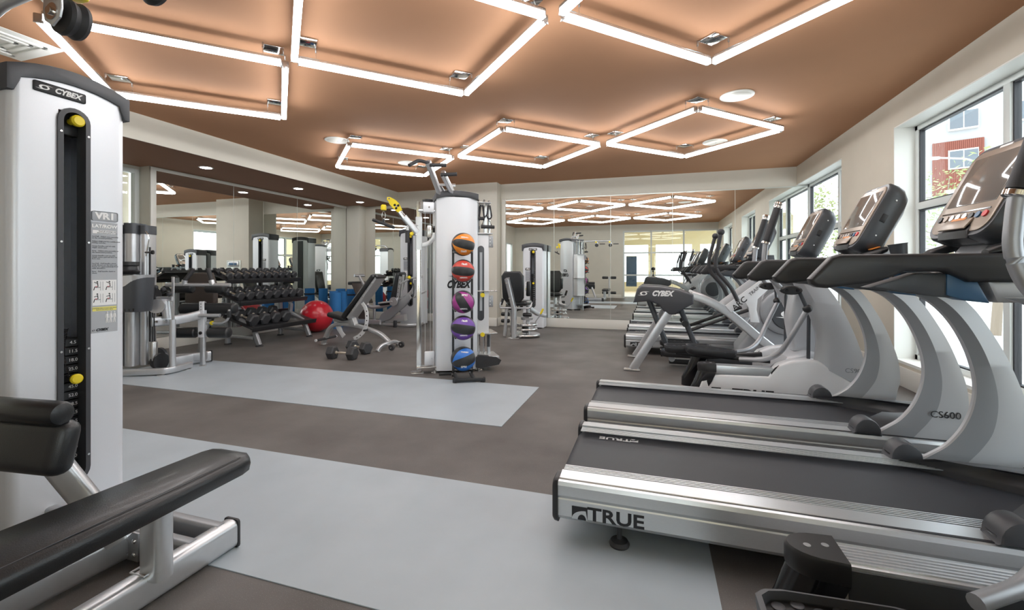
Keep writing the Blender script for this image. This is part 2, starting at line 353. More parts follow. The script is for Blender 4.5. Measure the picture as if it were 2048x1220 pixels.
# glazed door at left, partition at back
def glazed(name, plane, at, u0, u1, z0, z1, us, zs, m='frame', gl='glass'):
    w = bpy.data.objects.new(name, None); COL.objects.link(w); w['kind'] = 'structure'; RM[w.name] = Matrix.Identity(4)
    bx = (lambda a, b, c, d, t: (at-t, at+t, a, b, c, d)) if plane == 'x' else (lambda a, b, c, d, t: (a, b, at-t, at+t, c, d))
    f = MB()
    for u in [u0+.03]+us+[u1-.03]: f.box(*bx(u-.03, u+.03, z0, z1, .045), .003)
    for z in [z0+.04]+zs+[z1-.03]: f.box(*bx(u0, u1, z-.03, z+.03, .042), .003)
    f.done('window_frame', w, m); B(*bx(u0+.05, u1-.05, z0+.05, z1-.05, .004)).done('pane', w, gl, sharp=0); return w
glazed('door_1', 'x', -7.24, 3.42, 4.60, 0, 2.66, [], [1.83], gl='gl2' if 'gl2' in M else 'glass')
struct(B(-7.49, -7.45, 3.3, 4.62, 0, 2.66).done('wall_behind_door', m='wall', sharp=0))
glazed('door_2', 'x', -5.80, -.3, 1.3, 0, 2.3, [.5], [1.0])
struct(B(-6.6, -6.5, -.8, 3.0, 0, 2.6).done('wall_corridor', m='wall', sharp=0))
glazed('window_4', 'y', YB-.05, -1.14, 2.45, 0, 2.76, [-.03, 1.2], [.95, 1.86])
# room behind the glass partition (seen in the far mirror)
struct(B(-4, 5, -7, YB-.1, -.1, 0).done('floor_studio', m='wood', sharp=0))
struct(B(-4, 5, -7, YB-.1, 3.3, 3.4).done('ceiling_studio', m='cream', sharp=0))
wallwithholes('wall_studio_back', 'y', -7.1, -7, -4, 5, 0, 3.3, [(-2.0, -.2, .5, 2.5), (.2, 2.0, .5, 2.5), (2.4, 4.2, .5, 2.5)], 'cream')
wallwithholes('wall_studio_right', 'x', 5, 5.1, -7, YB-.1, 0, 3.3, [(-6, -1.5, .5, 2.8)], 'cream')
struct(B(-4.1, -4, -7, YB-.1, 0, 3.3).done('wall_studio_left', m='cream', sharp=0))
t = thing('hanging_mat', 'navy exercise mat hanging in the room behind the glass', 'mat', (-.8, -1.6, .6), group='navy mats behind the glass')
B(-1.06, -.62, -1.66, -1.6, .45, 1.72, .015).done('mat_body', t, 'deskmat'); B(-1.06, -.62, -1.67, -1.59, 1.72, 1.76, .005).done('hanging_rail', t, 'steel')
# ---------------------------------------------------------------- outside
struct(B(2.8, 90, -30, 110, -.6, -.5).done('ground_outside', m='ground', sharp=0))
t = thing('apartment_building', 'white apartment block with a red corrugated panel, seen through the window', 'building', (25.4, 50.5, .3), -.42)
lx = lambda a, b, c, d, e, f, m, n, p, bev=0: MB().box(a, b, c, d, e, f, bev).done(n, p, m)
def lbox(root, nm, m, x0, x1, y0, y1, z0, z1, parent=None, bev=0):
    mb = MB().box(x0, x1, y0, y1, z0, z1, bev); mb.v = [tuple(RM[root.name] @ V(v)) for v in mb.v]; return mb.done(nm, parent or root, m)
lbox(t, 'wall', 'bwhite', -2.6, 16, 0, 8, 0, 17.5)
rp = lbox(t, 'red_panel', 'bred', -.8, 2.5, -.25, 0, 7.6, 12.4)
for k in range(26): lbox(t, 'corrugation', 'bred', -.75+k*.125, -.70+k*.125, -.30, -.25, 7.6, 12.4, rp)
for wx, wz in ((.3, 13.4), (.3, 9.9), (.3, 7.0-.8), (4.4, 13.4), (4.4, 9.9), (4.4, 6.2), (8.5, 13.4), (8.5, 9.9), (8.5, 6.2), (.3, 2.4), (4.4, 2.4)):
    f = lbox(t, 'window', 'trim', wx-.06, wx+1.86, -.36, .02, wz-.06, wz+1.66)
    for k in (0, 1): lbox(t, 'pane', 'bglass', wx+.04+k*.93, wx+.04+k*.93+.86, -.38, -.34, wz+.05, wz+1.55, f)
t = thing('street_lamp', 'pale street lamp with a curved arm outside the near window', 'street lamp', (14.7, 26.3, -.5))
MB().cyl((14.7, 26.3, -.5), (14.7, 26.3, 6.2), .10, 12, .07).done('pole', t, 'steel'); MB().tube([(14.7, 26.3, 5.6), (14.4, 26.4, 6.35), (13.2, 26.8, 6.6)], .04, 8, smooth=.5).done('arm', t, 'steel')
MB().box(12.6, 13.3, 26.7, 26.9, 6.5, 6.65, .05).done('lamp_head', t, 'steel')
def tree(x, y, h, r, label, seed, m='leaf', n=2600):
    rd = random.Random(seed); t = thing('tree', label, 'tree', (x, y, -.5), group='trees outside the windows')
    tr = MB().sweep([(x, y, -.5), (x+.1, y, h*.35), (x-.05, y+.1, h*.7), (x, y, h)], circ(.11, 8), scale=[1, .8, .5, .2])
    for k in range(14):
        a = rd.uniform(0, 6.28); z0 = h*rd.uniform(.25, .85); L = r*rd.uniform(.5, .9)
        tr.sweep([(x, y, z0), (x+math.cos(a)*L*.5, y+math.sin(a)*L*.5, z0+.35), (x+math.cos(a)*L, y+math.sin(a)*L, z0+.5)], circ(.03, 5), scale=[1, .6, .2])
    tr.done('trunk', t, 'bark'); lf = MB()
    for k in range(n):
        u = V((rd.gauss(0, 1), rd.gauss(0, 1), rd.gauss(0, 1))).normalized()*rd.random()**.5
        c = V((x, y, h*.72))+V((u.x*r, u.y*r, u.z*h*.42)); a = V((rd.gauss(0, 1), rd.gauss(0, 1), rd.gauss(0, 1))).normalized(); b = a.orthogonal().normalized(); s = rd.uniform(.05, .11)
        lf.add([c-a*s, c+b*s*.5, c+a*s, c-b*s*.5], [(0, 1, 2, 3)])
    o = lf.done('foliage', t, m, sharp=0, fix=False); o['kind'] = 'stuff'; return t
tree(8.4, 14.6, 3.9, 1.3, 'light green young tree outside the near window', 1, n=1000)
tree(12.5, 24.5, 5.2, 1.8, 'yellow-green tree in front of the red building panel', 2, n=700)
tree(6.0, 20.5, 4.2, 1.5, 'leafy tree outside the far window beside the mirror', 3, n=1800)
tree(8.2, 31.0, 5.5, 2.0, 'pale distant tree beyond the far window', 4, n=1500)
# ---------------------------------------------------------------- ceiling fixtures
ordn = ['first', 'second', 'third', 'fourth', 'fifth', 'sixth', 'seventh', 'eighth', 'ninth', 'tenth', 'eleventh']
LZ = 2.88
def diamond(cx, cy, label, proto=None):
    if proto: return dup(proto, (cx-proto.location.x, cy-proto.location.y, 0), label)
    t = thing('square_pendant_light', label, 'light', (cx, cy, LZ), group='square tube lights under the ceiling')
    D = 1.045; cs = [V((cx+D, cy, LZ)), V((cx, cy+D, LZ)), V((cx-D, cy, LZ)), V((cx, cy-D, LZ))]
    for i in range(4):
        a, b = cs[i], cs[(i+1) % 4]; d = (b-a).normalized(); a2 = a+d*.035; b2 = b-d*.03; n = V((-d.y, d.x, 0)); m = (a2+b2)/2; L = (b2-a2).length
        ch = MB().obox(m+V((0, 0, .028)), d, n, (0, 0, 1), L, .05, .024, .003).done('channel', t, 'steel')
        MB().sweep([a2+d*.004, b2-d*.004], [(-.024, .016), (-.024, -.008), (-.016, -.022), (0, -.027), (.016, -.022), (.024, -.008), (.024, .016)]).done('light_tube', t, 'tube', sharp=0)
        for q in (a2, b2): MB().obox(q+V((0, 0, .004)), d, n, (0, 0, 1), .008, .052, .062, .002).done('end_cap', ch, 'steel')
        for q, s in ((a, 1), (b, -1)):
            p = q+d*s*.16; MB().cyl(p+V((0, 0, .035)), (p.x, p.y, CH), .0022, 6).done('suspension_cable', t, 'steel'); MB().cyl((p.x, p.y, CH-.04), (p.x, p.y, CH), .008, 8).done('cable_gripper', t, 'steel')
        c = cs[i]*1; ctr = V((cx, cy, LZ)); p = c+(ctr-c).normalized()*.12; MB().box(-.075, .075, -.075, .075, -.004, .004, .002, mx=Matrix.Translation((p.x, p.y, CH-.006)) @ Matrix.Rotation(math.pi/4, 4, 'Z')).done('canopy_plate', t, 'chrome')
    return t
L0 = diamond(.46, 6.08, 'square tube light hanging nearest the far end of the window wall')
for cx, cy, lb in ((-1.71, 6.10, 'square tube light in the far row, middle of three'), (-3.90, 6.12, 'square tube light in the far row above the chin-up bars'),
                   (.46, 2.90, 'large-looking square tube light at top right, cut by the frame'), (-1.71, 2.90, 'large-looking square tube light at top centre, cut by the frame'),
                   (-3.91, 2.92, 'large-looking square tube light at top left above the lat machine')): diamond(cx, cy, lb, L0)
for x, y, lb in ((.85, 5.16, 'white round ceiling speaker nearest the window wall'), (.86, 6.95, 'white round ceiling speaker inside the right far light square'), (-4.24, 5.25, 'white round ceiling speaker left of the far row of lights'), (-4.0, 6.75, 'white round ceiling speaker behind the chin-up bars')):
    t = thing('ceiling_speaker', lb, 'speaker', (x, y, CH), group='round ceiling speakers')
    MB().lathe((x, y, CH-.012), (0, 0, 1), [(0, .15), (.004, .165), (.012, .165)], 36).done('rim', t, 'whitepaint'); MB().lathe((x, y, CH-.015), (0, 0, 1), [(0, .13), (.004, .138)], 36).done('grille', t, 'trim')
    MB().cyl((x+.01, y, CH-.017), (x+.01, y, CH-.014), .008, 10).done('screw', t, 'steel')
for x, y, lb in ((-6.33, 4.95, 'recessed downlight in the lowered ceiling nearest the camera'), (-6.33, 6.76, 'recessed downlight in the lowered ceiling, middle one'), (-6.28, 8.54, 'recessed downlight in the lowered ceiling by the corner column')):
    t = thing('downlight', lb, 'light', (x, y, LC), group='recessed downlights')
    MB().lathe((x, y, LC-.006), (0, 0, 1), [(0, .085), (.003, .098), (.006, .098)], 28).done('trim_ring', t, 'whitepaint'); MB().cyl((x, y, LC-.008), (x, y, LC-.005), .075, 28).done('lens', t, 'tube')
t = thing('air_vent', 'white square air vent in the ceiling at far left', 'vent', (-4.95, 2.12, CH))
V0 = MB(); [V0.box(-4.95-q, -4.95+q, 2.12-q, 2.12+q, CH-.008-k*.004, CH-.004-k*.004, .002) for k, q in enumerate((.3,))]; V0.done('vent_plate', t, 'whitepaint')
for q in (.22, .16, .10):
    f = MB()
    for a, b, c, d in ((-q, q, -q, -q+.03), (-q, q, q-.03, q), (-q, -q+.03, -q, q), (q-.03, q, -q, q)): f.box(-4.95+a, -4.95+b, 2.12+c, 2.12+d, CH-.02, CH-.008, .002)
    f.done('vane_ring', t, 'whitepaint')
# ================================================================ TREADMILLS
def interp(pts, n):   # resample a polyline smoothly (Catmull-Rom) into n points per span
    P = [V((p[0], p[1], 0)) for p in pts]; out = []
    for i in range(len(P)-1):
        p0, p1, p2, p3 = P[max(i-1, 0)], P[i], P[i+1], P[min(i+2, len(P)-1)]
        for k in range(n):
            t = k/n; out.append(.5*((2*p1)+(p2-p0)*t+(2*p0-5*p1+4*p2-p3)*t*t+(3*p1-p0-3*p2+p3)*t**3))
    out.append(P[-1]); return out
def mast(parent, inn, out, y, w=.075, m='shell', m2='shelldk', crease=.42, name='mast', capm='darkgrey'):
    I = interp(inn, 5); O = interp(out, 5); mb = MB(); rings = []; mats_ = None
    for a, b in zip(I, O):
        c = a.lerp(b, crease); q = a.lerp(b, .03)
        f = lambda p, yy: V((p.x, y+yy, p.y))
        rings.append([f(a, -w*.12), f(q, -w*.2), f(c, -w*.5), f(b, -w*.46), f(b, w*.46), f(c, w*.5), f(q, w*.2), f(a, w*.12)])
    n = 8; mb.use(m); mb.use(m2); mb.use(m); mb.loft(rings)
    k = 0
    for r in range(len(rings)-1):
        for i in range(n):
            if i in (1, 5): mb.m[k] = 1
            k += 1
    return mb.done(name, parent, sharp=25)
def console(parent, cx, yc, w=.40, k=1.0, mode=0):
    A = V((1.21+cx, yc, 1.34)); d = V((.185, 0, .37)).normalized(); n = V((-d.z, 0, d.x)); u = V((0, 1, 0)); L = .415
    prof = [(1.215, 1.335), (1.245, 1.405), (1.39, 1.695), (1.415, 1.718), (1.50, 1.722), (1.555, 1.69), (1.572, 1.65), (1.42, 1.345), (1.37, 1.30), (1.27, 1.30)]
    q = lambda a, v, h: A+u*a+d*v+n*h
    RR = lambda ww, hh, rr, h, dv=0: [q(a_, .208+dv+b_, h) for a_, b_ in rrect(ww, hh, rr, 6)]
    b = MB().loft([RR(w*.66, .30, .05, -.150, -.03), RR(w*.86, .38, .06, -.125, -.01), RR(w*.97, .43, .075, -.085), RR(w, .445, .075, -.05), RR(w, .445, .075, -.006), RR(w*.975, .43, .07, .004)]).done('console', parent, 'gunmetal', sharp=50)
    MB().loft([RR(w*.90, .395, .055, .003), RR(w*.90, .395, .055, .008), RR(w*.88, .385, .05, .010)]).done('bezel', b, 'bezel', sharp=40)
    MB().obox(q(0, .255, .0105), u, d, n, w-.10, .235, .004, .0015).done('screen', b, 'screen')
    MB().obox(q(0, .105, .011), u, d, n, w-.10, .006, .003).done('groove', b, 'gloss')
    for i in range(8): MB().cyl(q(-.14+i*.04, .08, .008), q(-.14+i*.04, .08, .016), .014, 14).done('button', b, ['redkey', 'blue', 'black', 'steel', 'steel', 'steel', 'steel', 'black'][i] if i != 6 else 'bezel')
    MB().obox(q(0, .405, .009), u, d, n, .07, .010, .004).done('nameplate', b, 'whiteink')
    MB().obox(q(0, .425, -.03), u, d, n, .11, .035, .035, .01).done('webcam_shelf', b, 'black')
    for s in (-1, 1):
        for v in (.1, .33): MB().cyl(q(s*(w/2-.004), v, -.06), q(s*(w/2+.002), v, -.06), .005, 8).done('bolt', b, 'steel')
        MB().obox(q(s*(w/2), .21, -.05), u, d, n, .006, .05, .03, .002).done('latch', b, 'black')
    # lower key pod
    p = MB().prism([(1.20+cx, 1.325), (1.20+cx, 1.355), (1.235+cx, 1.40), (1.29+cx, 1.42), (1.30+cx, 1.33), (1.26+cx, 1.30)], 'y', yc-.10, yc+.10, .012, 3).done('key_pod', parent, 'black')
    MB().obox(V((1.214+cx, yc, 1.385)), u, (.045, 0, .055), (-.055, 0, .045), .17, .055, .008, .003).done('key_plate', p, 'bezel')
    MB().obox(V((1.228+cx, yc, 1.405)), u, (.045, 0, .055), (-.055, 0, .045), .09, .014, .008, .002).done('orange_key', p, 'orange')
    return b
MAST_I = [(1.24, .262), (1.30, .305), (1.36, .355), (1.42, .445), (1.458, .56), (1.462, .68), (1.428, .82), (1.365, .95), (1.28, 1.045), (1.17, 1.10)]
MAST_O = [(1.62, .235), (1.63, .30), (1.64, .36), (1.655, .43), (1.645, .56), (1.61, .68), (1.565, .80), (1.51, .91), (1.45, 1.01), (1.37, 1.10)]
def treadmill(yc, label, brand_side=True):
    t = thing('treadmill', label, 'treadmill', (.6, yc, 0), group='row of silver treadmills facing the windows'); H = .41
    for s, nm in ((-1, 'side_rail'), (1, 'side_rail')):
        yo = yc+s*H; yi = yc+s*(H-.105); mb = MB()
        # rail cross-section (y offset from outer edge inward, z)
        sec = [(0, .236), (0, .194), (.007, .180), (.004, .174), (.004, .104), (.014, .088), (.10, .088), (.105, .10), (.105, .262), (.030, .258), (.026, .252), (.022, .252), (.018, .256), (.006, .252)]
        tilt = lambda x, z: z+(.012 if x < 0 else 0)
        rings = [[V((x, yo-s*a, tilt(x, z)-(0 if z > .2 else 0))) for a, z in sec] for x in (-.395, 1.95)]
        mb.use('alu').loft(rings)
        rail = mb.done(nm, t, sharp=20)
        rb = MB()
        for k in range(5): rb.box(-.393, 1.3, yi-s*(.012+k*.014)-.004, yi-s*(.012+k*.014)+.004, .262, .2665)
        rb.done('tread_ribs', rail, 'alu', sharp=20)['kind'] = 'stuff'
        MB().box(-.393, 1.94, yo-.031 if s > 0 else yo+.018, yo-.018 if s > 0 else yo+.031, .250, .2635).done('black_seam', rail, 'gasket', sharp=0)
        c = MB(); ring = rrect(.19, .115, .03, 4)
        c.loft([[V((x, yc+s*(H-.052)+b_*k_, .178+a_*k_)) for a_, b_ in ring] for x, k_ in ((-.395, 1.03), (-.412, 1.0), (-.420, .9))]).done('end_cap', rail, 'black')
        # pivot cap
        arc = [(1.118, .262)]+[(1.19-.065*math.cos(a*math.pi/10), .27+.078*math.sin(a*math.pi/10)) for a in range(0, 11)]+[(1.262, .262)]
        pc = MB().prism(arc, 'y', yc+s*(H-.052)-.05, yc+s*(H-.052)+.05, .008).done('pivot_cap', t, 'darkgrey'); MB().box(1.126, 1.134, yc+s*(H-.052)-.03, yc+s*(H-.052)+.03, .272, .286, .002).done('slot', pc, 'gloss')
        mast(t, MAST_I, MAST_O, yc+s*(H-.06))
        # handrail
        yh = yc+s*.275
        hp = [(.598, 1.160), (.604, 1.138), (.622, 1.127), (.655, 1.124), (.80, 1.145), (.875, 1.172), (.905, 1.190), (1.03, 1.190), (1.055, 1.178), (1.10, 1.152), (1.95, 1.150), (1.97, 1.17), (1.97, 1.245), (1.95, 1.256), (.70, 1.258), (.672, 1.248)]
        hr = MB().prism(hp, 'y', yh-.032, yh+.032, .016, 3).done('handrail', t, 'black')
        # coloured shroud pieces under the rail
        yb = yc+s*.235
        MB().prism([(.80, 1.128), (.955, 1.185), (1.09, 1.185), (1.10, 1.09), (1.02, 1.095), (.93, 1.108)], 'y', yb-.035, yb+.035, .01).done('shroud', t, 'gunmetal')
        MB().prism([(1.045, 1.182), (1.125, 1.184), (1.175, 1.075), (1.10, 1.083), (1.045, 1.102)], 'y', yb-.042, yb+.042, .01).done('blue_shroud', t, 'blue')
        MB().prism([(1.16, 1.16), (1.55, 1.16), (1.53, 1.08), (1.19, 1.078)], 'y', yb-.046, yb+.046, .012).done('rail_bracket', t, 'shell')
        # cup holder and paddle switches on the console deck
        MB().lathe((1.40, yc+s*.27, 1.25), (-.15, 0, 1), [(0, .034), (.09, .045), (.098, .048), (.098, .038), (.02, .03)], 20).done('cup_holder', t, 'gunmetal')
        kk = MB().loft([[V((1.20+.16*q, yc+s*.2+r*b_, 1.262+.055*q+r*a_*.6)) for a_, b_ in circ(.034, 14)] for q, r in ((0, .6), (.15, 1), (.75, 1.1), (1, .8))]).done('paddle', t, 'black')
        MB().obox((1.30, yc+s*.2, 1.325), (0, 1, 0), (.9, 0, .3), (-.3, 0, .9), .04, .05, .006, .002).done('orange_key', kk, 'orange')
        for x in (-.135, 1.85):
            f = MB().cyl((x, yc+s*(H-.05), .03), (x, yc+s*(H-.05), .12), .011, 12).lathe((x, yc+s*(H-.05), 0), (0, 0, 1), [(0, .040), (.012, .044), (.026, .036), (.03, .016), (.034, .012)], 24).done('levelling_foot', t, 'rubber')
    # belt, deck, roller
    MB().cyl((-.375, yc-H+.108, .185), (-.375, yc+H-.108, .185), .043, 24).done('rear_roller', t, 'rubber')
    bl = MB().prism([(-.39, .15)]+[(-.372-.05*math.cos(a), .188+.05*math.sin(a)) for a in (0, .4, .8, 1.2, 1.57)]+[(1.6, .238), (1.6, .205), (-.3, .145)], 'y', yc-H+.112, yc+H-.112).done('belt', t, 'belt')
    MB().box(-.3, 1.9, yc-H+.106, yc+H-.106, .10, .135).done('deck', t, 'black')
    for s in (-1, 1): MB().box(-.38, 1.3, yc+s*(H-.1085)-.0035, yc+s*(H-.1085)+.0035, .14, .246).done('belt_gap', t, 'gasket', sharp=0)
    # motor hood: curved rear edge in plan, domed
    hb = MB(); pl = [(1.14, .295), (1.20, .285), (1.33, .21), (1.50, .12), (1.56, 0), (1.50, -.12), (1.33, -.21), (1.20, -.285), (1.14, -.295)]
    full = lambda k, dx, z: [V((x*1+dx, yc+y*k, z)) for x, y in pl]+[V((1.98-dx*.5, yc-.295*k, z)), V((1.98-dx*.5, yc+.295*k, z))]
    hb.loft([full(1, 0, .12), full(1, 0, .262), full(.98, .012, .274), full(.80, .12, .312), full(.5, .22, .328)]).done('motor_hood', t, 'darkgrey', sharp=50)
    MB().box(1.62, 1.98, yc-.405, yc+.405, .09, .262, .03, 3).done('front_cover', t, 'gunmetal')
    MB().box(1.12, 1.52, yc-.225, yc+.225, 1.125, 1.17, .015).done('crossbar', t, 'gunmetal')
    MB().prism([(1.20, 1.20), (1.50, 1.20), (1.47, 1.34), (1.30, 1.34)], 'y', yc-.09, yc+.09, .02).done('console_neck', t, 'greysteel')
    MB().prism([(1.12, 1.165), (1.10, 1.19), (1.24, 1.222), (1.55, 1.222), (1.55, 1.165)], 'y', yc-.25, yc+.25, .01).done('console_tray', t, 'gunmetal')
    console(t, 0, yc)
    MB().tube([(1.10, yc-.2, 1.12), (1.05, yc-.2, 1.2), (1.05, yc+.2, 1.2), (1.10, yc+.2, 1.12)], .013, 8, smooth=.05).done('grip_bar', t, 'steel')
    # lettering
    s = -1
    text('TRUE', .078, (-.148, yc-H+.0032, .139), (1, 0, 0), (0, 0, 1), 'ink', t, sx=1.25, bold=.002); archlogo((-.30, yc-H+.0035, .139), (1, 0, 0), (0, 0, 1), .055, 'ink', 'alu', t)
    text('TRUE', .048, (-.20, yc+.235, .2392), (-1, 0, 0), (0, -1, 0), 'whiteink', t, sx=1.5, bold=.001); archlogo((-.095, yc+.235, .2392), (-1, 0, 0), (0, -1, 0), .035, 'whiteink', 'belt', t)
    text('TRUE', .07, (1.68, yc, .330), (0, -1, 0), (1, 0, 0), 'ink', t, sx=1.4)
    text('CS600', .052, (1.55, yc-H+.0195, .40), (1, 0, 0), (0, 0, 1), 'ink', t, sx=1.0)
    return t
T1 = treadmill(2.34, 'nearest silver treadmill with wide black belt, lower right')
T2 = dup(T1, (-.02, 1.08, 0), 'second treadmill from the camera, just before the white elliptical')
for o in T2.children:      # this belt stopped with its print further forward, near the other edge
    if o.type == 'MESH' and o.data.materials[0].name in ('white_ink', 'ball_white') and o.name.startswith(('lettering', 'emblem')): o.location = (1.12, -.445, 0)
dup(T1, (.04, 4.58, 0), 'third treadmill from the camera, beyond the arc-shaped trainer')
dup(T1, (.03, 5.72, 0), 'farthest treadmill, standing against the far mirror wall')
# ================================================================ ELLIPTICALS
def footpad(t, x0, yc, z0, tilt, name='pedal', L=.42, w=.15):
    mx = Matrix.Translation((x0, yc, z0)) @ Matrix.Rotation(tilt, 4, 'Y')
    out = [(0.0, -.045), (.02, -.066), (.06, -w/2), (L*.7, -w/2), (L*.95, -.05), (L, 0), (L*.95, .05), (L*.7, w/2), (.06, w/2), (.02, .066), (0, .045)]
    R_ = lambda k, z: [mx @ V((L/2+(x-L/2)*k, y*k, z)) for x, y in out]
    p = MB().loft([R_(.9, -.045), R_(1, -.03), R_(1.02, .012), R_(.97, .02), R_(.93, .006)]).done(name, t, 'black', sharp=40)
    d = MB()
    for i in range(8):
        for j in range(4):
            x = .045+i*.045; y = -.052+j*.0345+(.008 if i % 2 else -.008)
            if abs(y) < w/2-.012: d.lathe(mx @ V((x, y, .005)), mx.to_3x3() @ V((0, 0, 1)), [(0, .0155), (.004, .0155), (.005, .013)], 14)
    dd = d.done('grip_dots', p, 'darkgrey'); dd['kind'] = 'stuff'
    r = MB().loft([R_(1.02, .010), R_(1.02, .03), R_(.955, .03), R_(.93, .010)], closed=False, cap=False).done('rim', p, 'darkgrey', sharp=40)
    return p
def elliptical(yc, label, white='white', dark=False, dx=0, ped=((.30, .475, -.13), (.12, .425, .13))):
    t = thing('elliptical_trainer', label, 'elliptical', (.9+dx, yc, 0), group='silver elliptical trainers'); X = lambda pts: [(a+dx, b) for a, b in pts]
    for s in (-1, 1):
        y0 = yc+s*.40; inn = yc+s*.28
        body = X([(.40, .03), (.36, .12), (.40, .24), (.48, .30), (.60, .305), (.915, .315), (.945, .36), (.985, .41), (1.08, .45), (1.20, .468), (1.27, .465), (1.40, .385), (1.50, .315), (1.62, .24), (1.72, .12), (1.72, .03)])
        hb = MB().prism(body, 'y', min(y0, inn), max(y0, inn), .022, 3).done('side_housing', t, white)
        MB().prism(X([(.52, .05), (.52, .366), (.925, .366), (.925, .05)]), 'y', min(inn, inn-s*.006), max(inn, inn-s*.006), .002).done('inner_panel', hb, 'gunmetal')
        tr = MB(); tr.prism(X([(.50, .305), (.50, .375), (.955, .375), (.940, .31)]), 'y', min(y0-s*.012, inn), max(y0-s*.012, inn), .004); tro = tr.done('roller_track', t, 'alu')
        rb = MB()
        for k in range(6):
            yy = inn+s*(.018+k*.015); rb.box(.51+dx, .95+dx, yy-.004, yy+.004, .375, .379)
        rb.done('track_ribs', tro, 'alu', sharp=20)['kind'] = 'stuff'
        MB().prism(X([(.955, .32), (.945, .345), (.975, .385), (.992, .412), (.965, .385), (.935, .345), (.94, .31)]), 'y', min(y0-s*.004, inn+s*.004), max(y0-s*.004, inn+s*.004)).done('track_stop', hb, 'black')
        # rear cap, D-shaped in plan, flat side forward
        yc_ = yc+s*.335; D = [(.522, -.072), (.522, .072)]+[(.475-.095*math.sin(a), .068*math.cos(a)) for a in [math.pi*i/12 for i in range(13)]]
        R_ = lambda k, z, ox=0: [V((.522+(x-.522)*k+dx+ox, yc_+y*k, z)) for x, y in D]
        cp = MB().loft([R_(1, .325), R_(1.02, .335), R_(1.02, .378), R_(.97, .388)]).done('rear_cap', t, 'black', sharp=40)
        MB().loft([R_(.75, .02, -.13), R_(.8, .1, -.12), R_(.95, .24, -.035), R_(.98, .325, 0)]).done('rear_shroud', cp, 'gloss', sharp=50)
        for q in (-.02, .03): MB().cyl((.455+q+dx, yc_+q*.3, .386), (.455+q+dx, yc_+q*.3, .3895), .010, 14).done('screw_cap', cp, 'greysteel')
        MB().sphere((.53+dx, yc_-s*.0, .33), .007, 6).done('bolt', cp, 'chrome')
        # curved mast
        mast(t, X([(1.245, .44), (1.255, .52), (1.262, .62), (1.245, .74), (1.20, .87), (1.15, .98), (1.10, 1.09)]), X([(1.60, .26), (1.60, .33), (1.585, .45), (1.55, .58), (1.49, .75), (1.40, .95), (1.30, 1.10)]), yc+s*.36, .085, 'shell', 'shell', .3)
        MB().tube([(1.225+dx, yc+s*.33, 1.0), (1.22+dx, yc+s*.33, .46)], .014, 8).done('rod', t, 'gunmetal')
        # moving handle, joint, lower arm
        yh = yc+s*.46; o = .0 if s < 0 else .11
        hp = [(.965+o, 1.70), (.882+o, 1.42), (.868+o, 1.25), (.90+o, 1.15), (.985+o, 1.05)]
        h = MB().tube([(x+dx, yh, z) for x, z in hp], .021, 14, smooth=.06).done('handle_arm', t, 'greysteel')
        MB().tube([(.970+o+dx, yh, 1.70), (.886+o+dx, yh, 1.425)], .029, 16).done('grip', h, 'rubber'); MB().lathe((.966+o+dx, yh, 1.69), (.29, 0, .96), [(0, .030), (.012, .033), (.02, .03), (.034, .034), (.045, .03), (.052, .015)], 18).done('grip_collar', h, 'chrome')
        MB().lathe((.878+o+dx, yh, 1.402), (.29, 0, .96), [(0, .026), (.004, .032), (.018, .032), (.022, .028)], 16).done('grip_ring', h, 'chrome')
        pod = MB().loft([[V((1.06+o*.4+dx+a_*q, yh+y_, 1.03+b_*q)) for a_, b_ in circ(.078, 20, .036)] for y_, q in ((-.028, .8), (-.018, 1), (.018, 1), (.028, .8))]).done('linkage_cover', t, 'black')
        for q in (-.035, .04): MB().cyl((1.06+o*.4+q+dx, yh-.031, 1.03), (1.06+o*.4+q+dx, yh-.027, 1.03), .011, 12).done('bolt', pod, 'gloss')
        MB().rtube([(1.12+o*.4+dx, yh, 1.02), (1.175+dx, yh, .88)], .02, .03).done('rocker_link', t, 'gunmetal')
        la = MB().tube([(1.178+dx, yh-s*.02, .87), (1.07+dx, yh-s*.05, .64), (1.0+dx, yh-s*.10, .49), (.90+dx, yh-s*.2, .42), (.74+dx, yc+s*.17, .40)], .021, 12, smooth=.12).done('lower_arm', t, 'greysteel')
        MB().sphere((1.178+dx, yh-s*.01, .885), .034, 10).done('pivot_joint', la, 'black')
        px, pz, py_ = ped[0 if s < 0 else 1]
        footpad(t, px+dx, yc+py_, pz, .08 if s < 0 else -.04)
        MB().rtube([(px+.10+dx, yc+py_, pz-.045), (px+.42+dx, yc+py_, pz-.07), (.98+dx, yc+s*.16, .40)], .05, .04, smooth=.05).done('pedal_arm', t, 'black')
        for x in (.45, 1.6): MB().cyl((x+dx, yc+s*.34, 0), (x+dx, yc+s*.34, .05), .03, 16).done('levelling_foot', t, 'rubber')
    MB().box(.42+dx, .50+dx, yc-.33, yc+.33, .03, .10, .01).done('rear_crossbar', t, 'black')
    MB().prism(X([(1.15, .03), (1.0, .10), (1.0, .30), (1.10, .45), (1.25, .50), (1.75, .42), (1.80, .20), (1.80, .03)]), 'y', yc-.24, yc+.24, .04, 3).done('drive_housing', t, 'shell')
    MB().prism(X([(1.18, .48), (1.14, .75), (1.18, 1.0), (1.28, 1.30), (1.42, 1.30), (1.40, .95), (1.42, .45)]), 'y', yc-.09, yc+.09, .03, 3).done('centre_column', t, 'shell')
    MB().box(1.12+dx, 1.42+dx, yc-.38, yc+.38, 1.06, 1.12, .02).done('crossbar', t, 'gunmetal')
    c = console(t, dx+.005, yc+.04, .38)
    if not dark:
        text('TRUE', .075, (.80+dx, yc-.4015, .165), (1, 0, 0), (0, 0, 1), 'ink', t, sx=1.7, bold=.003); archlogo((.52+dx, yc-.4012, .165), (1, 0, 0), (0, 0, 1), .06, 'ink', 'white', t)
        text('CS900', .05, (1.515+dx, yc-.402, .40), (1, 0, 0), (0, 0, 1), 'greyink', t)
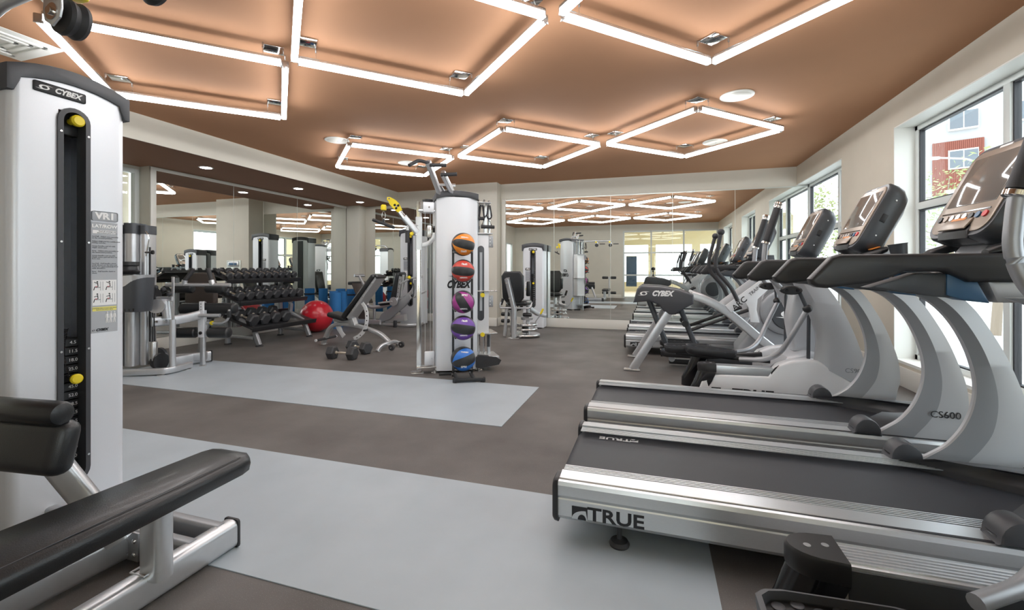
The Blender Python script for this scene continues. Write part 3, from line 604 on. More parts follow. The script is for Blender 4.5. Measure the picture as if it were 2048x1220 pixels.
    return t
elliptical(4.53, 'white elliptical trainer between the second treadmill and the arc-shaped trainer')
elliptical(1.18, 'elliptical trainer at the bottom right corner showing its black rear cap and dotted pedals', 'white', True, ped=((.37, .44, -.15), (.25, .365, .01)))
# ================================================================ ARC TRAINER
def arc_trainer(yc):
    t = thing('arc_trainer', 'grey arc-shaped cross trainer with curved silver frame and dark head, beyond the white elliptical', 'cross trainer', (.3, yc, 0)); H = .38
    for s in (-1, 1):
        y = yc+s*.42
        l = MB().rtube([(-.215, y, .02), (.20, yc+s*.36, .72)], .06, .09, r=.008).done('rear_leg', t, 'silver'); MB().obox((-.225, y, .012), (1, 0, 0), (0, 1, 0), (0, 0, 1), .19, .09, .02, .006).done('foot_plate', l, 'steel')
        # hanging pedal links
        for (a, b), (c, d) in ((((-.04, .82)), (.225, .13)), (((.33, .72)), (.50, .27))):
            k = MB().rtube([(a, yc+s*.20, b), (c, yc+s*.20, d)], .04, .055, r=.012).done('swing_link', t, 'gunmetal'); MB().cyl((c, yc+s*.20-.04, d), (c, yc+s*.20+.04, d), .036, 18).done('pivot', k, 'greysteel')
        footpad(t, .10, yc+s*.20+.0, .20 if s < 0 else .26, 0, L=.46, w=.17)
        MB().rtube([(.10, yc+s*.2, .17), (.55, yc+s*.2, .22 if s < 0 else .26)], .06, .05).done('pedal_beam', t, 'black')
        MB().tube([(.40, yc+s*.2, .46), (1.05, yc+s*.2, .73)], .02, 10).done('drive_rod', t, 'black'); MB().cyl((.375, yc+s*.2-.035, .55), (.375, yc+s*.2+.035, .55), .038, 18).done('roller', t, 'black')
        # moving arms with ball tips
        yh = yc+s*.33; h = MB().tube([(.745+(.0 if s < 0 else .02), yh, 1.60), (.69, yh, 1.30), (.70, yh, 1.18), (.86, yh, .98), (.92, yh, .84)], .022, 14, smooth=.08).done('handle_arm', t, 'rubber'); MB().sphere((.75+(.0 if s < 0 else .02), yh, 1.62), .037, 10).done('ball_tip', h, 'rubber')
        # long curved frame tube
        ff = [(.44, .885), (.56, .855), (.70, .79), (.85, .69), (1.0, .56), (1.14, .43), (1.34, .26), (1.50, .10)]
        MB().rtube([(x, yc+s*.24, z) for x, z in ff], .06, .10, smooth=.06, r=.015).done('curved_frame', t, 'silver')
        # side fairing with lettering
        MB().prism([(.80, .78), (.86, .70), (1.00, .83), (1.04, .76), (1.06, .60), (1.15, .60), (1.12, .74), (1.13, .86), (1.36, 1.10), (1.26, 1.16)], 'y', yc+s*.27-.012, yc+s*.27+.012, .006).done('side_fairing', t, 'white')
        d = MB().lathe((1.42, yc+s*.13, .72), (0, s, 0), [(0, .24), (.06, .26), (.10, .25), (.115, .22)], 40).done('flywheel_shroud', t, 'greysteel')
        dd = MB().lathe((1.44, yc+s*.245, .70), (0, s, 0), [(0, .175), (.008, .175), (.016, .165)], 36).done('disc_cover', d, 'gunmetal')
        if s < 0: swoosh((1.44, yc-.262, .70), (1, 0, 0), (0, 0, 1), .15, 'whiteink', dd)
    hd = [(-.215, .80), (-.17, .965), (-.12, 1.0), (.10, .99), (.30, .955), (.455, .905), (.455, .80), (.36, .745), (.26, .672), (.19, .668), (.135, .70), (.075, .78), (-.03, .82)]
    MB().prism(hd, 'y', yc-.40, yc-.18, .022, 3).done('rear_head_cover', t, 'darkgrey'); MB().prism(hd, 'y', yc+.18, yc+.40, .022, 3).done('rear_head_cover', t, 'darkgrey')
    MB().box(-.12, .35, yc-.2, yc+.2, .84, .93, .02).done('head_crossbar', t, 'darkgrey')
    text('CYBEX', .082, (.11, yc-.4015, .912), (1, 0, 0), (0, 0, 1), 'whiteink', t, shear=.35, bold=.005, sx=.88); swoosh((-.095, yc-.4012, .912), (1, 0, 0), (0, 0, 1), .082, 'whiteink', t)
    MB().prism([(.95, .05), (.95, .30), (1.15, .60), (1.20, .90), (1.30, 1.12), (1.50, 1.10), (1.72, .80), (1.75, .30), (1.70, .05)], 'y', yc-.17, yc+.17, .05, 3).done('drive_housing', t, 'greysteel')
    text('ARC', .085, (.945, yc-.2835, .805), (.72, 0, .70), (-.70, 0, .72), 'ink', t, bold=.001, sx=1.1, shear=.1); text('TRAINER', .05, (1.12, yc-.2835, .975), (.72, 0, .70), (-.70, 0, .72), 'ink', t, sx=1.0, shear=.1)
    MB().box(.2, 1.6, yc-.05, yc+.05, .03, .09, .01).done('base_beam', t, 'black'); MB().box(1.45, 1.55, yc-.32, yc+.32, .0, .09, .01).done('front_foot', t, 'black')
    MB().tube([(1.10, yc-.34, 1.22), (1.02, yc-.34, 1.24), (1.02, yc+.34, 1.24), (1.10, yc+.34, 1.22)], .017, 10, smooth=.06).done('front_grip', t, 'rubber')
    MB().prism([(1.16, 1.05), (1.14, 1.30), (1.22, 1.36), (1.34, 1.36), (1.38, 1.05)], 'y', yc-.10, yc+.10, .02).done('console_neck', t, 'gunmetal')
    # round-topped console
    A = V((1.10, yc, 1.36)); d = V((.42, 0, .90)).normalized(); n = V((-d.z, 0, d.x)); u = V((0, 1, 0)); out = [(-.15, .0), (.15, 0), (.175, .06), (.175, .27), (.13, .37), (.06, .41), (-.06, .41), (-.13, .37), (-.175, .27), (-.175, .06)]
    b = MB().loft([[A+u*a*k+d*(v*k+(1-k)*.2)+n*h for a, v in out] for k, h in ((.8, -.13), (.97, -.09), (1, -.04), (1, 0), (.97, .012))]).done('console', t, 'gunmetal')
    MB().loft([[A+u*a*.9+d*(v*.9+.02)+n*h for a, v in out] for h in (.005, .015)]).done('bezel', b, 'bezel'); MB().obox(A+d*.25+n*.016, u, d, n, .26, .18, .006, .002).done('screen', b, 'screen'); MB().obox(A+d*.08+n*.016, u, d, n, .24, .08, .006, .002).done('keypad', b, 'black')
    return t
arc_trainer(5.87)
# ================================================================ WEIGHT-STACK MACHINES
def xf(mb, root): mb.v = [tuple(RM[root.name] @ V(v)) for v in mb.v]; return mb      # local -> world before done()
def archcap(w, d, z0, z1, sag, over=.012, n=10):   # cap polygon extruded along x (front-back): pts in (y, z)
    top = [(-w/2-over+(w+2*over)*i/n, z1-sag*(2*i/n-1)**2) for i in range(n+1)]
    bot = [(w/2+over-(w+2*over)*i/n, z0-sag*(1-2*i/n)**2) for i in range(n+1)]
    return top+[(w/2+over, z0-sag-.045)]+[(w/2-.012, z0-sag-.045), (w/2-.03, z0-sag+.0)]+bot[1:-1]+[(-w/2+.03, z0-sag), (-w/2+.012, z0-sag-.045), (-w/2-over, z0-sag-.045)]
def vr_tower(t, w, d, h, sl, sx0, plates=True, nplate=15, label='LAT/ROW', big=False, sh=None, off=(0, 0)):
    """tower with its front facing local +x at x=0; sl = slot (z0, z1); body goes to x=-d"""
    sw = sx0; ox, oy = off; G = lambda mb: xf(mb if not (ox or oy) else setattr(mb, 'v', [(a+ox, b+oy, c) for a, b, c in mb.v]) or mb, t)
    z0, z1 = sl; hb = h-.05
    body = MB(); r = .035
    def half(s):   # front panel half with rounded outer corner, from slot edge to outside
        a = [(0, s*sw/2), (0, s*(w/2-r))]+[(-r+r*math.cos(q), s*(w/2-r)+s*r*math.sin(q)) for q in (.4, .8, 1.2, 1.57)]+[(-d, s*w/2), (-d, s*(w/2-.02)), (-.06, s*(w/2-.02)), (-.06, s*sw/2)]
        return a
    for s in (-1, 1): body.prism(half(s), 'z', .02, hb-.012)
    body.box(-.06, 0, -sw/2, sw/2, .02, z0+.02); body.box(-.06, 0, -sw/2, sw/2, z1-.02, hb)
    body.box(-d, -d+.02, -w/2+.015, w/2-.015, .02, hb-.012)
    b = G(body).done('tower_body', t, 'panel')
    G(MB().prism(archcap(w, d, h-(.065 if big else .085), h, .05 if big else .035), 'x', -d-.01, .010, .004)).done('tower_cap', t, 'darkgrey')
    # slot frame (stadium ring)
    def stad(hw, a, c, n=10): return [(hw*math.cos(math.pi*i/n), c-hw+hw*math.sin(math.pi*i/n)) for i in range(n+1)]+[(-hw*math.cos(math.pi*i/n), a+hw-hw*math.sin(math.pi*i/n)) for i in range(n+1)]
    O = stad(sw/2+.006, z0, z1); I = stad(sw/2-.014, z0+.02, z1-.02)
    fr_ = MB().loft([[V((x, p[0], p[1])) for p in q] for x, q in ((-.002, O), (.010, O), (.012, I), (-.055, I))], cap=False); f = G(fr_).done('slot_frame', t, 'darkgrey', sharp=40)
    for s in (-1, 1):
        for k in range(4): G(MB().cyl((.009, s*(sw/2-.004), z0+.12+k*(z1-z0-.24)/3), (.015, s*(sw/2-.004), z0+.12+k*(z1-z0-.24)/3), .005, 10)).done('bolt', f, 'steel')
    G(MB().box(-.30, -.27, -sw/2-.03, sw/2+.03, z0, z1)).done('slot_back', t, 'gunmetal')
    # plates
    top = z0+.05+nplate*.042; zt = .05
    for k in range(nplate): G(MB().box(-.19, -.045, -sw/2+.002, sw/2-.002, top-(k+1)*.042+.002, top-k*.042-.002, .003, 1)).done('weight_plate', t, 'black')
    nums = ['4.5', '11.5', '18.0', '25.0', '32.0', '45.0', '52.0', '58.5', '65.5', '72.5', '79.0', '85.5', '93.0', '100', '107'][:nplate]; lbs = ['10', '25', '40', '55', '70', '85', '100', '115', '130', '145', '160', '175', '190', '205', '220'][:nplate]
    RMt = RM[t.name]; P = lambda x, y, z: RMt @ V((x+ox, y+oy, z)); ux = RMt.to_3x3() @ V((0, 1, 0)); uz = V((0, 0, 1))
    for k in range(nplate):
        if k == 4: continue
        text(nums[k], .021 if big else .022, P(-.0445, .022, top-k*.042-.021), ux, uz, 'whiteink', t, name='weight_number', sx=1)
        if big: text(lbs[k], .02, P(-.0445, -.033, top-k*.042-.021), ux, uz, 'whiteink', t, name='weight_number')
    G(MB().lathe((-.045, .018, top-.19), (1, -.15, 0), [(0, .010), (.03, .010), (.034, .022), (.05, .024), (.056, .018)], 18)).done('selector_pin', t, 'yellow')
    G(MB().lathe((-.05, .012, z1-.055), (1, 0, 0), [(0, .014), (.04, .014), (.046, .026), (.062, .027), (.07, .020)], 20)).done('adjust_knob', t, 'yellow')
    G(MB().box(-.09, -.045, -sw/2+.01, sw/2-.01, z1-.12, z1-.02, .006)).done('top_carriage', t, 'black')
    G(MB().cyl((-.11, 0, top), (-.11, 0, z1-.12), .010, 8)).done('guide_rod', t, 'steel')
    if big:
        path = []
        for i in range(240):
            q = i/239; a = q*2*math.pi*34; c = V((-.035, -.030+.035*q+.0, top+.04-.19*q)); path.append(c+V((math.cos(a)*.006, math.sin(a)*.006, 0)))
        path = [V((-.03, .015*q-.02*math.sin(q*3)-.012+math.cos(q*2*math.pi*32)*.0075, top+.05-.235*q))+V((math.sin(q*2*math.pi*32)*.0075, 0, 0)) for q in [i/383 for i in range(384)]]
        G(MB().tube(path, .0016, 5)).done('coiled_tether', t, 'gloss')
    # badges
    bs = .19 if big else .17; bw, bh = bs, bs*(.24 if big else .27); bz = (h-.112) if big else h-.085-.035-bh*.7+.02; bo = -.05 if big else 0
    bd = G(MB().box(0, .006, bo-bw/2, bo+bw/2, bz-bh/2, bz+bh/2, .006)).done('brand_badge', t, 'ink')
    text('CYBEX', bh*.72, P(.0072, bo+bw*.13, bz), ux, uz, 'whiteink', bd, shear=.3, bold=.0015, sx=.95); swoosh(P(.0065, bo-bw*.31, bz), ux, uz, bh*.82, 'whiteink', bd)
    vy = sw/2+.068 if big else -(sw/2+.05); vz = z0+(z1-z0)*(.72 if big else .66)
    vb = G(MB().box(0, .006, vy-.055, vy+.055, vz-.024, vz+.024, .008)).done('model_badge', t, 'decal' if big else 'ink'); text('VR1', .044, P(.0068, vy, vz), ux, uz, 'whiteink', vb, bold=.002, sx=1.1)
    dz1 = vz-.030; dz0 = dz1-(.545 if big else .42)
    dc = G(MB().box(.0, .0015, vy-.056, vy+.056, dz0, dz1)).done('instruction_label', t, 'decal', sharp=0)
    if big:
        text(label, .0225, P(.0022, vy, dz1-.02), ux, uz, 'whiteink', dc, bold=.001, sx=1.05)
        G(MB().box(.0015, .0022, vy-.050, vy+.050, dz1-.056, dz1-.040)).done('warning_strip', dc, 'whiteink', sharp=0)
        text('Read all warnings and\ninstructions prior to use.', .0085, P(.0026, vy+.012, dz1-.048), ux, uz, 'greyink', dc, line=.9)
        body_t = 'Lat Pull - Adjust arm assembly\nto the vertical position.\n\nAdjust thigh pad for stabilization\nduring exercise.\n\nGrasp handles and sit with\nthighs under pad.\n\nRow - Adjust arm assembly to\nthe horizontal position.\n\nGrasp handles and sit with\nthighs under pad and feet on\nfoot rest.\n\n\nLat Pull - Pull handles down\nuntil elbows are by sides and\nhands are approximately level\nwith shoulders.\n\nRow - Pull handles back to\nchest.'
        text(body_t, .0091, P(.0022, vy-.052, dz1-.066), ux, uz, 'greyink', dc, ax='LEFT', ay='TOP', line=.86)
        wz1 = dz1-.285; G(MB().box(.0015, .0022, vy-.051, vy+.051, wz1-.125, wz1)).done('diagram_panel', dc, 'whiteink', sharp=0)
        for i in range(2):
            for j in range(2):
                cy, cz = vy-.026+i*.051, wz1-.032-j*.060; g = MB().use('ink')
                Q = lambda y, z: (.0026, cy+y, cz+z)
                for a, c in (((-.004, .018), (-.002, .0)), ((-.002, 0), (-.016, -.002)), ((-.016, -.002), (-.020, -.018)), ((-.002, .014), (-.018+j*.0, .010+(.012 if j == 0 else 0)))): g.cyl(Q(*a), Q(*c), .0016, 6)
                g.sphere(Q(-.005, .023), .0035, 4); g.use('greyink').box(.0024, .003, cy+.008, cy+.009, cz-.02, cz+.024); g.box(.0024, .003, cy+.018, cy+.019, cz-.02, cz+.024); g.box(.0024, .003, cy-.012, cy+.008, cz-.006, cz-.003); g.use('red').cyl(Q(-.014, -.001), Q(-.006, -.0008), .0019, 6)
                xf(g, t).done('diagram_figure', dc, sharp=0)
        yz = wz1-.143; yl = G(MB().box(.0015, .0022, vy-.051, vy+.051, yz-.010, yz+.010)).done('caution_strip', dc, 'paleyel', sharp=0); text('CAUTION: Failure to use in the manner\ndepicted can result in injury.', .0064, P(.0026, vy, yz), ux, uz, 'greyink', dc)
        g = MB().use('whiteink')
        for k in range(3):
            cy = vy+.010+k*.016; cz = yz-.045
            g.sphere((.0018, cy, cz+.026), .004, 4)
            for a, c, r in (((0, .02), (0, -.002), .0040), ((-.001, 0), (-.004, -.026), .0018), ((.001, 0), (.004, -.026), .0018), ((-.004, .018), (-.007, -.002), .0012), ((.004, .018), (.007, -.002), .0012)): g.cyl((.0018, cy+a[0], cz+a[1]), (.0018, cy+c[0], cz+c[1]), r, 6)
        G(g).done('muscle_figures', dc, sharp=0)['kind'] = 'stuff'
        text('CYBEX', .016, P(.0022, vy-.012, dz0+.014), ux, uz, 'ink', dc, shear=.3, bold=.001); swoosh(P(.0022, vy-.047, dz0+.014), ux, uz, .012, 'ink', dc)
    else:
        G(MB().box(.0015, .0022, vy-.055, vy+.055, dz0+.07, dz0+.19)).done('diagram_panel', dc, 'whiteink', sharp=0); G(MB().box(.0015, .0022, vy-.055, vy+.055, dz0+.04, dz0+.06)).done('caution_strip', dc, 'paleyel', sharp=0)
        for i in range(2):
            for j in range(2):
                cy, cz = vy-.028+i*.056, dz0+.10+j*.06; g = MB(); g.cyl((.0026, cy, cz+.015), (.0026, cy-.002, cz), .002, 5); g.cyl((.0026, cy, cz), (.0026, cy-.016, cz-.002), .002, 5); g.cyl((.0026, cy-.016, cz-.002), (.0026, cy-.018, cz-.018), .002, 5); g.sphere((.0026, cy, cz+.02), .004, 4); xf(g, t).done('diagram_figure', dc, 'greyink', sharp=0)
        for k in range(9): G(MB().box(.0015, .0022, vy-.05, vy+.05-.02*(k % 3 == 2), dz1-.05-k*.018, dz1-.043-k*.018)).done('print_line', dc, 'greyink', sharp=0)
    for y in (-w/2+.02, w/2-.02): G(MB().cyl((-.03, y, 0), (-.03, y, .02), .025, 14)).done('foot', t, 'steel')
    return b
def pad(t, c, ux, uy, uz, su, sv, sw, m='vinyl', name='pad', bev=None, parent=None):
    b = bev or min(sw*.48, .05); p = MB().obox(c, ux, uy, uz, su, sv, sw, b, 4).done(name, parent or t, m, sharp=60)
    return p
def seam(parent, c, ux, uy, uz, su, sv, r=.0018, rad=.05, up=0):
    ux, uy, uz = V(ux).normalized(), V(uy).normalized(), V(uz).normalized(); pts = [V(c)+ux*a+uy*b for a, b in rrect(su, sv, rad, 4)]
    return MB().sweep(pts, circ(r, 6), up=uz, closed=True, cap=False).done('seam', parent, 'darkgrey')
# ---- lat / row machine, front left
t = thing('lat_row_machine', 'large silver lat and row machine with long black bench, cut off at the left edge', 'gym machine', (-2.6, 1.38, 0))
vr_tower(t, .44, .42, 2.125, (.19, 1.955), .112, big=True)
B_ = V((-1.61, 1.06, 0))
# bench, along y
bx, by0, by1 = -1.655, .60, 1.415
bp = MB()
sec = [(-.135, .02), (-.14, .0), (-.13, -.035), (-.09, -.055), (.09, -.055), (.13, -.035), (.14, 0), (.135, .02), (.115, .036), (-.115, .036)]
R_ = lambda y, k, dz=0: [V((bx+a*k, y, .42+b*(.3+.7*k)+dz)) for a, b in sec]
bp.loft([R_(by0, .6), R_(by0+.02, .9), R_(by0+.06, 1), R_(by1-.06, .88), R_(by1-.02, .80), R_(by1, .6)]).done('bench_pad', t, 'vinyl', sharp=50)
MB().sweep([(bx+.112, by0+.03, .4565), (bx+.112, by0+.3, .4575), (bx+.102, by1-.06, .4565)], circ(.0016, 6)).done('seam', t, 'darkgrey')
MB().rtube([(-1.695, 1.14, .10), (-1.695, 1.14, .38)], .10, .065, up=(0, 1, 0), r=.02).done('seat_post', t, 'silver')
MB().box(-1.735, -1.655, .95, 1.25, .358, .372, .004).done('seat_bracket', t, 'silver')
bm1 = MB().rtube([(-1.73, .2, .065), (-1.73, 1.465, .065)], .075, .115, r=.025).done('base_beam', t, 'silver'); MB().box(-1.77, -1.69, 1.464, 1.478, .005, .125, .012).done('end_cap', bm1, 'rubber')
MB().tube([(-1.765, 1.10, .122), (-1.765, 1.18, .122), (-1.695, 1.18, .122), (-1.695, 1.10, .122)], .004, 6, closed=True).done('weld', bm1, 'silver')
bm2 = MB().rtube([(-2.12, .2, .07), (-2.06, 1.36, .07)], .06, .11, r=.02).done('base_beam', t, 'silver')
for y in (1.30, 1.42): MB().rtube([(-2.60, y, .075), (-1.73, y, .075)], .05, .10, r=.015).done('cross_beam', t, 'greysteel')
pl = MB().box(-2.06, -1.98, 1.26, 1.27, .015, .13, .002).done('joint_plate', t, 'greysteel')
for a in (-2.045, -1.995):
    for b in (.045, .10): MB().lathe((a, 1.26, b), (0, -1, 0), [(0, .010), (.006, .010), (.010, .006)], 12).done('bolt', pl, 'chrome')
MB().lathe((-1.86, 1.28, .085), (0, -1, 0), [(0, .010), (.008, .008)], 12).done('bolt', pl, 'chrome')
# chest pad and its post, thigh roller
MB().rtube([(-2.02, 1.22, .12), (-2.18, 1.08, .50)], .05, .09, r=.02).done('pad_post', t, 'silver')
pad(t, (-2.24, 1.06, .535), (1, .12, 0), (0, .2, 1), (0, -1, .2), .36, .20, .09, name='chest_pad', bev=.042)
MB().roller((-2.44, 1.03, .665), (-2.07, 1.07, .665), .045).done('thigh_roller', t, 'vinyl')
# second column towards the camera: seat post with rollers (seen in the far mirror)
MB().rtube([(-1.60, .34, .10), (-1.60, .34, .90)], .05, .07, up=(0, 1, 0), r=.01).done('roller_post', t, 'silver')
for z, nm in ((.86, 'thigh_roller'), (.27, 'foot_roller')):
    for s in (-1, 1): MB().roller((-1.60+s*.04, .34, z), (-1.60+s*.27, .34, z), .05).done(nm, t, 'vinyl')
# gooseneck arm over the top with pulleys
MB().tube([(-2.72, 1.05, .0), (-2.72, 1.05, 2.05), (-2.55, 1.08, 2.26), (-1.45, 1.0, 2.26)], .032, 14, smooth=.14).done('overhead_arm', t, 'silver')
for x, y in ((-2.00, 1.05), (-1.5, .98)):
    a = MB().prism([(-.055, -.03), (-.045, -.06), (0, -.085), (.045, -.06), (.055, -.03), (.04, .14), (-.045, .15)], 'y', -.004, .004, .002); a.v = [(x+p[0]*.9, y-.046+p[1], 2.135+p[2]) for p in a.v]; br = a.done('pulley_bracket', t, 'silver')
    MB().lathe((x, y+.035, 2.10), (0, -1, 0), [(0, .012), (.0, .062), (.012, .066), (.03, .058), (.048, .066), (.06, .062), (.06, .01)], 28).done('pulley', br, 'rubber'); MB().lathe((x, y-.05, 2.10), (0, -1, 0), [(0, .03), (.003, .03), (.004, .014), (.012, .014)], 18).done('axle', br, 'chrome')
    MB().box(x-.05, x+.01, y-.02, y+.06, 2.19, 2.245, .012).done('cable_stop', br, 'yellow')
    MB().tube([(x+.20, y, 2.24), (x+.20, y, 2.16)], .004, 6).done('cable', t, 'cable'); MB().tube([(x+.10, y-.1, 2.15), (x+.30, y-.1, 2.15)], .016, 10).done('pull_handle', t, 'rubber')
# ---- functional trainer (centre)
FT = thing('cable_crossover_tower', 'tall silver twin-sided cable tower with yellow pulley arm and chin-up bars, behind the ball rack', 'gym machine', (-2.16, 4.74, 0), math.atan2(.54, .84))
FR = RM[FT.name].to_3x3(); FP = lambda u, v, z: RM[FT.name] @ V((u, v, z))
def ft(mb): return xf(mb, FT)
w = .47
def plan(w, v0, v1, bul=.035, n=8): return [(-w/2+w*i/n, v0-bul*(1-(2*i/n-1)**2)) for i in range(n+1)]+[(w/2-w*i/n, v1+bul*(1-(2*i/n-1)**2)) for i in range(n+1)]
def ring(p, z): return [V((a, b, z)) for a, b in p]
pp = plan(w, 0, .46)
body = MB().loft([ring(pp, .03), ring(pp, 2.03)]); ft(body).done('tower_body', FT, 'panel', sharp=30)
n = 12; cap = []
top = [(-w/2-.012+(w+.024)*i/n, 2.105-.030*(2*i/n-1)**2) for i in range(n+1)]; bot = [(w/2+.012-(w+.024)*i/n, 2.04-.035*(1-2*i/n)**2) for i in range(n+1)]
cp = MB().prism(top+bot, 'y', -.045, .505, .006); ft(cp).done('tower_cap', FT, 'darkgrey')
for s in (-1, 1):     # front and rear logos
    v = -.0365 if s < 0 else .4965
    ux = FR @ V((-s, 0, 0)); base_z = 1.02
    text('CYBEX', .115, FP(.005 if s < 0 else 0, v-.001 if s < 0 else v+.001, base_z), ux, (0, 0, 1), 'ink', FT, shear=.35, bold=.006, sx=.74)
    swoosh(FP(0, v-.002 if s < 0 else v+.002, base_z+.13), ux, (0, 0, 1), .13, 'ink', FT)
for s in (-1, 1):
    ft(MB().rtube([(s*(w/2-.004), .06, .03), (s*(w/2-.004), .06, 1.98)], .04, .06, up=(0, 1, 0), r=.015)).done('edge_column', FT, 'silver')
# left side: upright post, top bracket, carriage, lower pulley box
ft(MB().rtube([(-.43, .10, .02), (-.43, .10, 1.98)], .055, .055, up=(0, 1, 0), r=.006)).done('cable_post', FT, 'chrome')
ft(MB().box(-.44, -.25, .03, .17, 1.86, 1.885, .004)).done('top_bracket', FT, 'silver'); tb = ft(MB().box(-.385, -.262, .02, .16, 1.85, 1.97, .008)).done('pulley_box', FT, 'panel')
ft(MB().lathe((-.32, .019, 1.91), (0, -1, 0), [(0, .010), (.006, .010), (.009, .006)], 10)).done('bolt', tb, 'chrome'); ft(MB().lathe((-.33, .10, 1.985), (0, 0, 1), [(0, .06), (.02, .06)], 20)).done('pulley', tb, 'black')
lb = ft(MB().box(-.37, -.255, .03, .07, .09, .25, .012)).done('lower_pulley_box', FT, 'panel'); ft(MB().lathe((-.29, .028, .17), (0, -1, 0), [(0, .008), (.006, .006)], 10)).done('bolt', lb, 'chrome')
ft(MB().box(-.46, -.20, .02, .16, .06, .075, .004)).done('base_plate', FT, 'steel'); ft(MB().box(-.52, -.38, .03, .17, 0, .012, .004)).done('foot_plate', FT, 'steel')
for u in (-.36, -.30, -.27): ft(MB().cyl((u, .08, .25), (u, .08, 1.86), .0035, 6)).done('cable', FT, 'cable')
cr = ft(MB().rtube([(-.43, .10, 1.42), (-.43, .10, 1.80)], .075, .075, up=(0, 1, 0), r=.008)).done('carriage', FT, 'silver')
arc = [(-.40+.17*math.cos(a), 1.62+.17*math.sin(a)) for a in [-1.55+.13*i for i in range(13)]]+[(-.40+.12*math.cos(a), 1.62+.12*math.sin(a)) for a in [-1.55+.13*i for i in range(12, -1, -1)]]
ft(MB().prism(arc, 'y', .05, .062, .002)).done('angle_plate', cr, 'silver')
ft(MB().box(-.34, -.29, .03, .11, 1.56, 1.70, .008)).done('swivel_block', cr, 'steel'); ft(MB().box(-.27, -.24, .06, .12, 1.55, 1.70, .004)).done('stop_block', cr, 'gloss')
# telescoping arm and yellow pulley head
a0, a1 = V((-.46, .08, 1.60)), V((-.655, .02, 1.855))
ft(MB().rtube([a0, a1], .035, .055, r=.01)).done('swing_arm', FT, 'chrome'); ft(MB().rtube([V((-.45, .08, 1.62)), V((-.60, .04, 1.79))], .05, .07, r=.012)).done('arm_sleeve', FT, 'silver')
d = (a1-a0).normalized(); nrm = V((0, -1, 0)); e = V((-d.z, 0, d.x)).normalized()
hd = [(-.02, -.055), (.10, -.075), (.19, -.06), (.28, -.02), (.31, .02), (.28, .05), (.24, .045), (.20, .06), (.10, .055), (-.02, .03)]
hp = MB().loft([[a1+d*a*.62+e*b*.66+nrm*h for a, b in hd] for h in (-.022, -.016, .016, .022)]); yh = ft(hp).done('pulley_head', FT, 'yellow', sharp=30)
for k in range(3):
    c = a1+d*.056+e*-.006+(d*math.cos(k*2.09+.3)+e*math.sin(k*2.09+.3))*.022
    ft(MB().lathe(c+nrm*.021, nrm, [(0, .014), (.003, .014)], 14)).done('cutout', yh, 'gloss')
for k in (.056, .168): ft(MB().lathe(a1+d*k+e*(-.006 if k < .1 else .008)+nrm*.022, nrm, [(0, .010), (.004, .010)], 10)).done('bolt', yh, 'chrome')
hk = a1+d*.23+e*.05; hk = V((a1.x-.165, a1.y-.02, a1.z+.0))
ft(MB().lathe(hk+V((0, 0, .0)), (0, 0, 1), [(0, .028), (.01, .032), (.05, .030), (.06, .02)], 14)).done('cable_ball', FT, 'yellow')
ft(MB().tube([hk+V((.018*math.cos(q), 0, -.055+.045*math.sin(q))) for q in [i*math.pi/6 for i in range(12)]], .005, 6, closed=True)).done('carabiner', FT, 'chrome')
ft(MB().tube([hk+V((.0, 0, -.10)), hk+V((0, 0, -.155))], .014, 8)).done('hook_strap', FT, 'black')
ft(MB().roller(hk+V((-.12, -.02, -.11)), hk+V((.12, .03, -.19)), .019, .02)).done('pull_bar', FT, 'rubber')
ft(MB().tube([(-.44, .08, 1.70), (-.56, .05, 1.70), (-.56, .05, 1.62)], .018, 10, smooth=.05)).done('handle_arm', FT, 'silver'); ft(MB().cyl((-.56, .05, 1.64), (-.56, .05, 1.50), .025, 14)).done('grip', FT, 'rubber')
ft(MB().lathe((-.515, .06, 1.60), (0, -1, 0), [(0, .018), (.02, .022), (.03, .012)], 14)).done('pull_pin', FT, 'yellow')
# chin-up bars leaning out from the top
for k, (u0, v0, u1, v1, z1) in enumerate(((-.15, .10, -.36, -.34, 2.34), (.04, .20, -.20, -.30, 2.24))):
    b = ft(MB().rtube([(u0, v0, 1.98), (u1, v1, z1)], .05, .075, r=.015)).done('chin_arm', FT, 'silver')
ft(MB().tube([(-.10, .15, 2.07), (-.20, .0, 2.17), (-.02, .0, 2.17)], .02, 8)).done('brace', FT, 'silver')
ft(MB().tube([(-.35, -.34, 2.33), (-.46, -.36, 2.35), (-.56, -.44, 2.27)], .018, 12, smooth=.04)).done('chin_handle', FT, 'rubber')
ft(MB().cyl((-.34, -.34, 2.31), (-.17, -.38, 2.31), .020, 12)).done('chin_handle', FT, 'rubber'); ft(MB().cyl((-.22, -.30, 2.22), (-.05, -.34, 2.23), .020, 12)).done('chin_handle', FT, 'rubber')
# right side: stack housing, accessory rack, low pulley with footrest
for v in (.19,): pass
hs = MB(); hs.box(.25, .40, .10, .42, .42, 1.62, .006); ft(hs).done('stack_housing', FT, 'white')
O = [(.145+.04*math.cos(a), 1.44+.04*math.sin(a)) for a in [math.pi*i/8 for i in range(9)]]+[(.145-.04*math.cos(a), .62-.04*math.sin(a)) for a in [math.pi*i/8 for i in range(9)]]
slot = MB().prism([(a+.155, b) for a, b in O], 'y', .092, .101, .003); so = ft(slot).done('stack_window', FT, 'gunmetal')
ft(MB().box(.285, .315, .086, .094, .70, 1.40)).done('stack_scale', so, 'decal')
for z in (.83, .36): ft(MB().lathe((.31, .085, z+.06), (0, -1, 0), [(0, .012), (.03, .012), (.034, .026), (.05, .026)], 16)).done('selector_pin', FT, 'yellow')
for z, q in ((1.62, .44), (1.99, .42)): ft(MB().box(.25, q, .06, .40, z, z+.012, .004)).done('rack_shelf', FT, 'silver')
